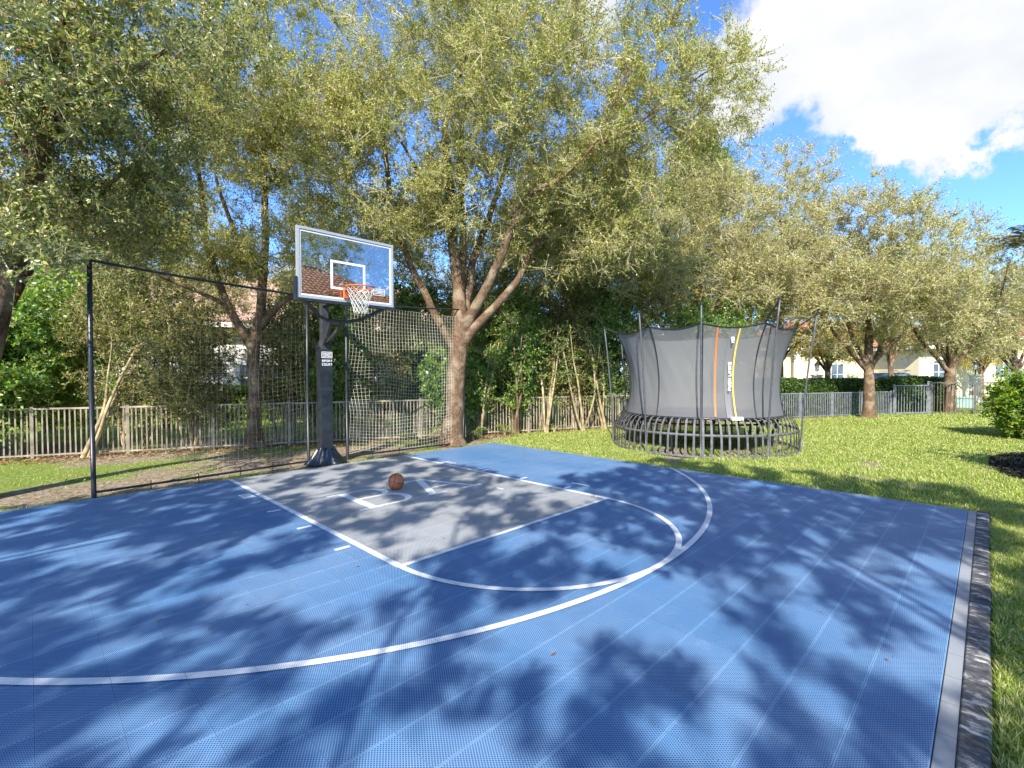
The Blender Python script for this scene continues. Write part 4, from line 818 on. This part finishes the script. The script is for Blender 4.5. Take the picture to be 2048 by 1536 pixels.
# ------------------------------------------------------------------ basketball
bc = np.array([-.12, 2.79, .134]); BALLM = bpy.data.materials.new('orange leather'); nt, N, L = nodes(BALLM)
t = N('ShaderNodeTexCoord'); vo = N('ShaderNodeTexVoronoi'); vo.inputs['Scale'].default_value = 90; L(t.outputs['Object'], vo.inputs['Vector']); b = N('ShaderNodeBsdfPrincipled'); b.inputs['Base Color'].default_value = (.50, .135, .045, 1); b.inputs['Roughness'].default_value = .33; b.inputs['Specular IOR Level'].default_value = .6
bp = N('ShaderNodeBump'); bp.inputs['Strength'].default_value = .12; bp.inputs['Distance'].default_value = .003; L(vo.outputs['Distance'], bp.inputs['Height']); L(bp.outputs[0], b.inputs['Normal']); o_ = N('ShaderNodeOutputMaterial'); L(b.outputs[0], o_.inputs[0])
ball = empty('basketball', (bc[0], bc[1], 0), 'brown-orange basketball resting on the grey key by the painted letters', 'ball'); mb = MB(); R_ = .125; rows = []
for i in range(33):
    th = math.pi*i/32; rows.append([(bc[0]+R_*math.sin(th)*math.cos(f), bc[1]+R_*math.sin(th)*math.sin(f), bc[2]+R_*1.07*math.cos(th)) for f in np.linspace(0, 2*math.pi, 49)])
mb.sheet(rows[::-1]); mb.build('ball_skin', BALLM, ball, smooth=True); mb = MB(); f = np.linspace(0, 2*math.pi, 65)[:-1]; sc = np.array([1, 1, 1.07]); Rb = R_*1.001
Mr = np.array(Matrix.Rotation(.22, 3, 'Y') @ Matrix.Rotation(.1, 3, 'X'))
def seamc(fn): P = np.array([fn(a) for a in f]); P /= np.linalg.norm(P, axis=1, keepdims=True); mb.tube(bc+(P @ Mr.T)*Rb*sc, .0042, 5, closed=True)
seamc(lambda a: (math.cos(a), math.sin(a), 0)); seamc(lambda a: (math.cos(a), 0, math.sin(a)))
for s in (-1, 1): seamc(lambda a: (s*.62+.16*s*math.cos(2*a), .75*math.cos(a), .75*math.sin(a)))
mb.build('seams', pmat('black rubber seam', (.015, .012, .01), .6), ball)

# ------------------------------------------------------------------ trampoline
TC = np.array([8.40, 1.42]); tr = empty('trampoline', (TC[0], TC[1], G0), 'large round black trampoline with net enclosure on the lawn beside the court', 'trampoline')
AZ0 = math.atan2(CAM[1]-TC[1], CAM[0]-TC[0])
def tp(phi, r, z): a = AZ0+phi; return np.array([TC[0]+r*math.cos(a), TC[1]+r*math.sin(a), z])
RB, RM, RT = 2.27, 2.26, 1.97; ZM, ZT = .49, .84
STRAP = pmat('grey webbing strap', (.105, .105, .11), .65, noise=.25, nscale=9); TBLK = pmat('black steel tube', (.02, .02, .024), .35)
circ = lambda r, z, n=96: np.array([tp(2*math.pi*k/n, r, z) for k in range(n)])
MB().tube(circ(RB, .0), .028, 8, closed=True).build('base_ring', STRAP, tr, smooth=True)
mb = MB(); gr = []
for k in range(97):
    a = 2*math.pi*k/96; gr.append([tp(a, RM-.004, ZM-.030), tp(a, RM+.012, ZM-.028), tp(a, RM+.012, ZM+.028), tp(a, RM-.004, ZM+.030), tp(a, RM-.004, ZM-.030)])
mb.sheet(gr); mb.build('mid_ring', STRAP, tr, smooth=True)
MB().tube(circ(RT, ZT), .03, 8, closed=True).build('top_ring', TBLK, tr, smooth=True)
MB().tube(circ(RT-.22, ZT-.16), .025, 8, closed=True).build('inner_ring', TBLK, tr, smooth=True)
mb = MB(); ns2 = 76
for k in range(ns2):
    a = 2*math.pi*k/ns2+.02; prof = [(RT+.02, ZT+.015), (RT+.13, ZT-.02), (RT+.21, ZT-.11), (RT+.265, ZT-.22), (RM+.022, ZM), (RM+.035, ZM-.2), (RB+.02, .02)]
    g = []; rr_ = random.Random(k); wob = rr_.uniform(-.006, .006)
    for i, (r, z) in enumerate(prof):
        da = .023/ (RM); g.append([tp(a-da+wob*i/6, r+.004, z), tp(a+da+wob*i/6, r+.004, z)])
    mb.sheet(g)
    mb.sheet([[p-np.array([.0, 0, 0])*1+(np.array([TC[0], TC[1], p[2]])-p)*.0022 for p in row] for row in g][::-1])
sto = mb.build('straps', STRAP, tr); tag(sto, 'curved grey webbing straps around the skirt')
for phi in (0, 37, 80, 122, 170, -32, -78, -115):
    p = math.radians(phi+9)
    MB().tube([tp(p, RT-.28, -.02), tp(p, RT-.26, .4), tp(p, RT-.10, ZT-.03)], .03, 8).build('leg', TBLK, tr)
dk = MB(); g = [[tp(2*math.pi*k/72, r, ZT-.02-.03*(1-r/RT)) for k in range(73)] for r in (.01, .6, 1.2, 1.75, RT-.02)]
dk.sheet(g); dk.build('jumping_mat', pmat('black jumping mat', (.03, .03, .033), .7), tr, smooth=True)
lw = []; rg = np.random.default_rng(5)
for k in range(700):
    a = rg.uniform(-2.7, 2.7)+math.pi; r = RT-.12-abs(rg.normal())*.14; c = tp(a, r, ZT+.006+rg.random()*.02); d = rg.normal(size=3)*np.array([1, 1, .3])*.03; s_ = np.cross(d, [0, 0, 1])*.5; lw.append((c-d, c+s_, c+d, c-s_))
tag(quadmesh('fallen_leaves', np.array(lw), LITTER), 'brown leaves drifted against the netting on the trampoline mat', 'fallen leaves', kind='stuff')
POLES = [(0, 3.42, 2.52), (37, 3.50, 2.62), (80, 3.30, 2.62), (122, 3.30, 2.55), (170, 3.30, 2.5), (-32, 3.34, 2.58), (-78, 3.15, 2.55), (-115, 3.2, 2.55)]
def poler(h, rt, z): return RB+.04+(rt-RB-.04)*(z/h)**1.6
for phi, h, rt in POLES:
    p = math.radians(phi); P = [tp(p, poler(h, rt, z), z if z > 0 else -.03) for z in np.linspace(0, h, 9)]
    po = MB().tube(P, .021, 10).build('enclosure_pole', STEEL, tr, smooth=True)
    MB().tube([P[-1]-np.array([0, 0, .02]), P[-1]+np.array([0, 0, .03])], .034, 8).build('pole_cap', BLACK, tr)
NETM = bpy.data.materials.new('black enclosure mesh'); nt, N, L = nodes(NETM)
tn = N('ShaderNodeBsdfTransparent'); df = N('ShaderNodeBsdfPrincipled'); df.inputs['Base Color'].default_value = (.24, .24, .245, 1); df.inputs['Roughness'].default_value = .7; tl_ = N('ShaderNodeBsdfTranslucent'); tl_.inputs[0].default_value = (.22, .22, .225, 1)
m1 = N('ShaderNodeMixShader'); m1.inputs[0].default_value = .35; L(df.outputs[0], m1.inputs[1]); L(tl_.outputs[0], m1.inputs[2]); lwt = N('ShaderNodeLayerWeight'); lwt.inputs[0].default_value = .35
m2_ = N('ShaderNodeMixShader'); L(mth(N, L, 'ADD', .64, mth(N, L, 'MULTIPLY', lwt.outputs['Facing'], .45), clamp=True), m2_.inputs[0]); L(tn.outputs[0], m2_.inputs[1]); L(m1.outputs[0], m2_.inputs[2]); o_ = N('ShaderNodeOutputMaterial'); L(m2_.outputs[0], o_.inputs[0])
PH = sorted([(math.radians(p) % (2*math.pi), h, rt) for p, h, rt in POLES]); PH = PH+[(PH[0][0]+2*math.pi, PH[0][1], PH[0][2])]
def nettop(a):
    a = a % (2*math.pi)
    for i in range(len(PH)-1):
        if PH[i][0] <= a <= PH[i+1][0]: s = (a-PH[i][0])/(PH[i+1][0]-PH[i][0]); w = math.sin(math.pi*s); return 3.02-.10*w, 2.21-.10*w
    return 3.02, 2.21
g = []; n = 216; toprow = []
for k in range(n+1):
    a = 2*math.pi*k/n; zt, rt = nettop(a); col = []
    for j in range(17):
        s = j/16; z = ZT+.01+(zt-ZT-.01)*s; waist = 1.84+.05*math.sin(a*11)*math.sin(math.pi*s)+.012*math.sin(a*37+j)
        r = (RT-.03)*(1-s)**2+2*(waist-.20)*(1-s)*s+rt*s**2; col.append(tp(a, r, z))
    g.append(col); toprow.append(col[-1])
mb = MB(); mb.sheet(g); mb.build('net_enclosure', NETM, tr, smooth=True)
MB().tube(np.array(toprow[:-1]), .016, 6, closed=True).build('net_hem', BLACK, tr)
for (phi, h, rt) in POLES:
    mb = MB(); p = math.radians(phi); zt, rn = nettop(p % (2*math.pi)); top = tp(p, rt-.02, h-.02); e_ = tp(p, rn, zt)
    mb.tube([top, e_], .016, 6)
    # dark seam sleeve running down the net from the pole tie
    P = []
    for j in range(17):
        s = j/16; z = ZT+.01+(zt-ZT-.01)*s; r = (RT-.03)*(1-s)**2+2*1.64*(1-s)*s+rn*s**2; P.append(tp(p+.012, r+.012, z))
    mb.tube(P, .017, 5); mb.build('net_seam', BLACK, tr)
def strip(phi, w, s0, s1, mat, name, off=.014, sw=0.0):
    gg = []
    for j in range(25):
        s = s0+(s1-s0)*j/24; zt, rt = nettop(math.radians(phi) % (2*math.pi)); z = ZT+.01+(zt-ZT-.01)*s; r = (RT-.03)*(1-s)**2+2*1.64*(1-s)*s+rt*s**2+off
        pp = math.radians(phi)+sw*math.sin(math.pi*s); gg.append([tp(pp-w/2/r, r, z), tp(pp+w/2/r, r, z)])
    return MB().sheet(gg).build(name, mat, tr, smooth=True)
strip(9.2, .040, 0.02, .985, pmat('orange webbing', (.55, .17, .045), .6), 'door_strip', .03)
strip(22.5, .034, 0.0, .985, pmat('yellow webbing', (.80, .52, .10), .6), 'door_strip', .035, -.02)
strip(18.5, .13, 0.0, .985, pmat('charcoal door flap', (.16, .16, .165), .6), 'door_flap', .028, -.02)
mb = MB(); fp = math.radians(18.2); tang = np.array([-math.sin(AZ0+fp), math.cos(AZ0+fp), 0]); rad_ = np.array([math.cos(AZ0+fp), math.sin(AZ0+fp), 0])
word(mb, 'PUSH LIMITS', tp(fp-.010, 1.955, 1.50)+tang*.05, (0, 0, 1), -tang, .07, .003)
word(mb, 'NO', tp(fp-.004, 2.10, 2.58)+tang*.05, (0, 0, 1), -tang, .07, .003)
mb.build('door_lettering', WHITE, tr)
zt_ = ZT+.02; MB().bar(tp(math.radians(22.5)-.07, RT+.05, zt_), tp(math.radians(22.5)+.06, RT+.05, zt_), .10, .07).build('label_tag', WHITE, tr)

# ------------------------------------------------------------------ houses
CREAM = pmat('cream stucco', (.72, .62, .40), .9, noise=.05, nscale=2, bump=.15, bscale=60); WSTU = pmat('white stucco', (.74, .71, .66), .9, noise=.06, nscale=2, bump=.15, bscale=60)
TRIM = pmat('pale trim', (.80, .76, .66), .8); GLASSW = pmat('dark window glass', (.10, .14, .18), .08, spec=.9); ROOFT = pmat('terracotta roof tile', (.52, .21, .11), .8, nscale=2.2, col2=(.33, .14, .085), noise=.3)
ROOFP = pmat('faded pink roof tile', (.60, .38, .28), .85, nscale=2.4, col2=(.42, .26, .2), noise=.3)
def roofplane(mb, A, B, C_, D, per=.27, row=.38):
    "corrugated barrel-tile plane: eave A->B, ridge D->C (D above A)"
    A, B, C_, D = (np.array(q, float) for q in (A, B, C_, D)); e = B-A; Le = np.linalg.norm(e); e /= Le; m_ = (D+C_)/2-(A+B)/2; up_ = m_-e*(m_ @ e); H = np.linalg.norm(up_); up_ /= H; nn = np.cross(e, up_); nn = nn if nn[2] > 0 else -nn
    l1 = (D-A) @ e; r1 = (C_-A) @ e; nr_ = max(2, int(H/row)); nc = int(Le/per)
    for i in range(nr_):
        v0, v1 = H*i/nr_, H*(i+1)/nr_+.03
        lo, hi = l1*(v0+v1)/2/H, Le+(r1-Le)*(v0+v1)/2/H
        k0, k1 = int(math.ceil(lo/per)), int(hi/per)
        if k1 <= k0: continue
        us = np.arange(k0*5, k1*5+1)/5*per; hgt = .055*np.abs(np.sin(np.pi*us/per))**.7
        g = [[A+e*u+up_*v+nn*(z+o) for u, z in zip(us, hgt)] for v, o in ((v0, .035), (v1, 0.))]
        g0 = [A+e*u+up_*v0+nn*(-.02) for u in us]
        mb.sheet([g0]+g)
def hiproof(root, mat, c0, ax, ay, L_, D_, zE, rise, ov=.6):
    "hip roof over a rectangle with corner c0, directions ax, ay"
    c0 = np.array(c0, float); ax = np.array([*ax, 0.]); ay = np.array([*ay, 0.]); P = lambda u, v, z: c0+ax*u+ay*v+np.array([0, 0, z])
    a, b, c, d = P(-ov, -ov, zE), P(L_+ov, -ov, zE), P(L_+ov, D_+ov, zE), P(-ov, D_+ov, zE); h = D_/2; r0, r1 = P(h-ov, D_/2, zE+rise), P(L_-h+ov, D_/2, zE+rise)
    mb = MB(); roofplane(mb, a, b, r1, r0); roofplane(mb, c, d, r0, r1); roofplane(mb, b, c, r1, r1); roofplane(mb, d, a, r0, r0)
    dz = np.array([0, 0, .05])
    for p, q in ((a, r0), (b, r1), (c, r1), (d, r0), (r0, r1)): mb.tube([p+dz, q+dz], .11, 8)
    lowz = np.array([0, 0, -.06]); mb.add([a+lowz, b+lowz, c+lowz, d+lowz, r0+lowz, r1+lowz], [(0, 1, 5, 4), (1, 2, 5), (2, 3, 4, 5), (3, 0, 4), (3, 2, 1, 0)])
    rf = mb.build('roof', mat, root)
    mb = MB()
    for p, q in ((a, b), (b, c), (c, d), (d, a)): mb.bar(p+np.array([0, 0, -.19]), q+np.array([0, 0, -.19]), .06, .22)
    mb.build('fascia', TRIM, root); return rf
def house_window(root, P, u, z0, w, h, arch=False, face=-.02):
    "window on the front face of a wall; P(u, v, z)"
    fr = MB(); o = face
    def bx(mb, u0, u1, za, zb, v0, v1): mb.add([P(u_, v_, z_) for z_ in (za, zb) for u_, v_ in ((u0, v0), (u1, v0), (u1, v1), (u0, v1))], [(3, 2, 1, 0), (4, 5, 6, 7), (0, 1, 5, 4), (1, 2, 6, 5), (2, 3, 7, 6), (3, 0, 4, 7)])
    t_ = .07
    for u0, u1, za, zb in ((u, u+w, z0, z0+t_), (u, u+w, z0+h-t_, z0+h), (u, u+t_, z0+t_, z0+h-t_), (u+w-t_, u+w, z0+t_, z0+h-t_)): bx(fr, u0, u1, za, zb, o-.05, o)
    nu = max(1, int(w/.8))
    for k in range(1, nu+1):
        uc = u+w*k/(nu+1); bx(fr, uc-.025, uc+.025, z0+t_, z0+h-t_, o-.04, o)
    for zz in (z0+h*.5,): bx(fr, u+t_, u+w-t_, zz-.02, zz+.02, o-.043, o-.001)
    win = fr.build('window', WHITE, root)
    gl = MB(); bx(gl, u+t_*.5, u+w-t_*.5, z0+t_*.5, z0+h-t_*.5, o-.02, o-.006)
    pn = gl.build('pane', GLASSW, win)
    if arch:
        tb = MB(); pts_ = []; n_ = 18
        for k in range(n_+1): a = math.pi*k/n_; pts_.append((a,))
        gg = [[P(u+w/2-(w/2+.22)*math.cos(a[0]), o-.08, z0+h+(.30+.22)*math.sin(a[0])) for a in pts_], [P(u+w/2-(w/2+.0)*math.cos(a[0]), o-.08, z0+h+.30*math.sin(a[0])) for a in pts_]]
        tb.sheet(gg); gg2 = [gg[0], [p+(P(0, .08, 0)-P(0, 0, 0)) for p in gg[0]]]; tb.sheet(gg2); ft = tb.build('window_arch', TRIM, root)
        fb = MB(); fb.add([P(u+w/2-(w/2)*math.cos(a[0]), o-.01, z0+h+.30*math.sin(a[0])) for a in pts_], [tuple(range(n_+1))]); fb.build('transom_pane', GLASSW, root)
def house(name, label, c0, c1, depth, zE, rise, wall, roof, wins, ov=.6, extra=None):
    "front wall from c0 to c1 (seen from the court), depth away from it"
    c0 = np.array([*c0, G0], float); c1 = np.array([*c1, G0], float); d = c1-c0; L_ = np.linalg.norm(d); ax = d/L_; ay = np.array([-ax[1], ax[0], 0.])
    root = empty(name, tuple(c0), label, 'house'); P = lambda u, v, z: c0+ax*u+ay*v+np.array([0, 0, z])
    mb = MB(); mb.add([P(u, v, z) for z in (0, zE-.1) for u, v in ((0, 0), (L_, 0), (L_, depth), (0, depth))], [(4, 5, 6, 7), (0, 1, 5, 4), (1, 2, 6, 5), (2, 3, 7, 6), (3, 0, 4, 7)]); mb.build('wall', wall, root)
    hiproof(root, roof, tuple(c0), tuple(ax[:2]), tuple(ay[:2]), L_, depth, zE, rise, ov)
    for w in wins: house_window(root, P, *w)
    if extra: extra(root, P)
    return root
house('house', 'white stucco house with a faded pink tiled roof behind the thicket', (-9, 27.2), (15.5, 16.8), 11, 4.5, 3.1, WSTU, ROOFP, [(4, 1.1, 1.8, 1.4), (13, 1.1, 2.2, 1.4), (19, 1.1, 1.6, 1.4)], .8)
def porch(root, P):
    for u in (.2, 2.6, 4.2): MB().add([P(u_, v_, z_) for z_ in (0, 4.0) for u_, v_ in ((u, -.9), (u+.45, -.9), (u+.45, -.45), (u, -.45))], [(4, 5, 6, 7), (0, 1, 5, 4), (1, 2, 6, 5), (2, 3, 7, 6), (3, 0, 4, 7)]).build('porch_column', TRIM, root)
def sp(px, z): c = W(px, 749, z); return (c[0], c[1])
house('house', 'cream house with terracotta roof and porch columns, seen just right of the trampoline', sp(1480, 44), sp(1835, 40), 10, 4.3, 2.6, CREAM, ROOFT, [(7.2, .9, 1.0, 1.9), (10.8, 1.2, 1.2, 1.5), (14.2, 1.0, 1.6, 1.6)], .7, porch)
house('house', 'cream house with arched white windows, at the right beyond the iron fence', sp(1838, 37), sp(1960, 38), 9, 4.1, 2.4, CREAM, ROOFT, [(1.2, 1.35, 1.7, 1.35, True)], .7)
house('house', 'cream house with a row of arched windows at the right edge of the picture', sp(1962, 41), sp(2300, 36), 10, 5.0, 2.6, CREAM, ROOFT, [(.8, 1.5, 1.7, 1.4, True), (3.6, 1.5, 1.7, 1.4, True), (6.8, 1.5, 1.7, 1.4, True)], .7)
# house behind the camera, seen only mirrored in the backboard
house('house', 'terracotta-roofed house behind the camera, mirrored in the glass backboard', (11.8, -10.6), (.8, -10.0), 9, 5.2, 2.9, CREAM, ROOFT, [(3, 1, 1.8, 1.5), (8, 1, 1.8, 1.5)], .8)

tree('oak_tree', 'oak beside the house behind the camera, mirrored in the glass backboard', 'tree', [([(8.5, -21, G0), (8.6, -21, 3), (8.2, -21, 7), (8.4, -21, 11)], [.3, .24, .14, .04])], [((8.4, -21, 11.0), (6.0, 2.4, 3.6), 620)], OAK, per=9, ntw=9, tl=.5, lsz=.11, seed=61, group='shade oaks beside the house')
# ------------------------------------------------------------------ beyond the fence: drive, cars, pillar lamps, box
ASPH = pmat('pale concrete drive', (.42, .40, .37), .9, noise=.15, nscale=1)
dr = [W(1560, 749, 33), W(2300, 749, 29), W(2300, 749, 33), W(1560, 749, 37)]
tag(MB().poly([(p[0], p[1]) for p in dr], G0-.02, G0+.035).build('driveway', ASPH), kind='structure')
def lamp(px, z, label, h=2.5, pil=True, grp='pillar lamps by the drive'):
    c = W(px, 749, z); b = np.array([c[0], c[1], G0]); rt = empty('pillar_lamp', tuple(b), label, 'lamp', grp)
    mb = MB(); mb.box(b+(-.28, -.28, 0), b+(.28, .28, 1.75)); mb.box(b+(-.34, -.34, 1.752), b+(.34, .34, 1.86)); mb.build('pillar', WSTU, rt)
    mb = MB(); mb.tube([b+(0, 0, 1.86), b+(0, 0, 2.1)], .03, 8); mb.tube([b+(0, 0, 2.1), b+(0, 0, 2.13)], [.12, .14], 8); mb.tube([b+(0, 0, 2.5), b+(0, 0, 2.62), b+(0, 0, 2.74), b+(0, 0, 2.85)], [.22, .15, .05, .012], 8)
    for k in range(4): a = k*math.pi/2+.78; mb.bar(b+(math.cos(a)*.12, math.sin(a)*.12, 2.13), b+(math.cos(a)*.17, math.sin(a)*.17, 2.5), .015)
    mb.build('lantern', BLACK, rt); MB().tube([b+(0, 0, 2.14), b+(0, 0, 2.49)], [.10, .14], 8).build('lamp_glass', pmat('frosted glass', (.7, .72, .72), .3), rt)
lamp(1951, 29.5, 'white pillar with a black lantern behind the iron fence, between oak and shrub')
lamp(1634, 34, 'lantern on a pillar in front of the porch columns')
def car(px, z, label, col, h=1.55, ln=4.4, ang=0.0, suv=False):
    c = W(px, 749, z); b = np.array([c[0], c[1], G0+.02]); rt = empty('parked_car', tuple(b), label, 'car', 'cars parked by the neighbours'); ax = RGT*math.cos(ang)+np.array([FWD[0], FWD[1], 0])*math.sin(ang); ax[2] = 0; ax /= np.linalg.norm(ax); ay = np.array([-ax[1], ax[0], 0]); Z = np.array([0, 0, 1.])
    P = lambda u, v, w: b+ax*u*ln/2+ay*v*.88+Z*w
    prof = [(-1, .35), (-1, .80), (-.93, .98), (-.62, 1.04), (-.34, h-.04), (-.2, h), (.42, h), (.60, h-.06), (.86, 1.03), (.98, .95), (1, .75), (1, .35)]
    mb = MB(); mb.sheet([[P(u, v*(.82 if w > 1.1 else 1.), w) for u, w in prof+[prof[0]]] for v in (-1, -.93, .93, 1)])
    for v in (-1, 1): mb.add([P(u, v*(.82 if w > 1.1 else 1.), w) for u, w in prof], [tuple(range(len(prof)))])
    mb.build('body', pmat('car paint '+label[:5], col, .25, coat=.6), rt)
    mb = MB()
    for v in (-1, 1):
        for u0, u1, u2, u3 in ((-.55, -.02, -.02, -.28), (.03, .66, .48, .03)): mb.add([P(u0, v*.925, 1.1), P(u1, v*.925, 1.1), P(u2, v*.845, h-.1), P(u3, v*.845, h-.1)], [(0, 1, 2, 3)])
    mb.build('window', GLASSW, rt)
    for u in (-.62, .62):
        for v in (-1, 1):
            w_ = MB(); w_.tube([P(u, v*.90, .34), P(u, v*1.03, .34)], .34, 20); w_.build('wheel', pmat('tyre', (.02, .02, .02), .8), rt); MB().tube([P(u, v*1.032, .34), P(u, v*1.045, .34)], .2, 14).build('rim', SILVER, rt)
car(1768, 37.5, 'dark blue car with a pale roofline, seen over the hedge left of the palm', (.03, .04, .10), 1.95, 4.6)
car(1815, 35.5, 'white low car parked beside it, only its roof above the hedge', (.75, .75, .75), 1.72, 4.3)
palmlet((*sp(1822, 32.5), G0), 14, 2.2, 'bright yellow-green palm in front of the cream house', 420, leaf=YELLOW, group='palms by the neighbours', h0=.9)
palmlet((*sp(1795, 34.5), G0), 12, 2.0, 'small palm beside the parked cars', 421, leaf=BRIGHT, group='palms by the neighbours', h0=1.4)
palmlet((*sp(2052, 19.5), G0), 44, 2.1, 'tall palm whose grey fronds reach in at the right edge', 422, leaf=PALM, group='palms by the neighbours', h0=7.0)
palmlet((*sp(1995, 22.5), G0), 22, 1.25, 'spiky yellow-green palm behind the right-hand shrub', 423, leaf=CROTON, group='palms by the neighbours', h0=.8)
c = sp(1930, 27.0); tb = empty('utility_box', (c[0], c[1], G0), 'small pale green utility box at the foot of the hedge behind the iron fence', 'utility box')
Gm = pmat('pale green metal', (.32, .46, .42), .5); MB().box((c[0]-.42, c[1]-.36, G0), (c[0]+.42, c[1]+.36, G0+.52)).build('cabinet', Gm, tb); MB().box((c[0]-.46, c[1]-.40, G0+.522), (c[0]+.46, c[1]+.40, G0+.60)).build('lid', Gm, tb)

# ------------------------------------------------------------------ right-hand bed: shrub and mulch
shrub('shrub', 'bright green glossy shrub with a few red tips on the lawn at the right edge', (15.9, -4.95, G0), 1.75, .92, CROTON, nst=10, ntip=520, seed=501, lsz=.095, low=.12, wid=.55, tl=.25)
shrub('shrub', 'second glossy shrub beyond the first, cut by the right edge', (16.9, -6.1, G0), 1.9, 1.3, CROTON, nst=10, ntip=420, seed=502, lsz=.10, low=.12, wid=.55, tl=.25)
mbx = [(7.9, -4.62), (8.3, -4.3), (9.3, -4.08), (10.6, -4.1), (11.6, -4.4), (12.2, -4.9), (12.2, -8), (7.6, -8), (7.5, -5.2)]
tag(MB().poly([(x, y) for x, y in mbx][::-1], G0-.03, .012).build('mulch_bed', pmat('dark mulch soil', (.02, .014, .011), .95, noise=.5, nscale=30)), kind='structure')
rg = np.random.default_rng(61); n = 14000; x = rg.uniform(7.5, 12.3, n); y = rg.uniform(-7.5, -4.05, n)
def inpoly(x, y, P):
    r = np.zeros(len(x), bool); k = len(P)
    for i in range(k):
        (x0, y0), (x1, y1) = P[i], P[(i+1) % k]; c = ((y0 > y) != (y1 > y)) & (x < (x1-x0)*(y-y0)/((y1-y0) or 1e-9)+x0); r ^= c
    return r
k = inpoly(x, y, mbx) & infr(x, y); x, y = x[k], y[k]; n = len(x); a = rg.normal(size=(n, 3))*.022; b = rg.normal(size=(n, 3))*.011; c = np.stack([x, y, .02+rg.random(n)*.02], 1)
tag(quadmesh('mulch', np.stack([c-a, c+b, c+a, c-b], 1), MULCH), 'black bark mulch in the bed at the right edge of the lawn', 'mulch', kind='stuff')
shrub('shrub', 'tall leafy shrub just outside the right edge, shading the mulch bed', (7.4, -6.6, G0), 3.4, 1.3, SHRUB, nst=9, ntip=300, seed=503, lsz=.12, low=.25)
for o in bpy.data.objects:
    if '_org' in o: del o['_org']
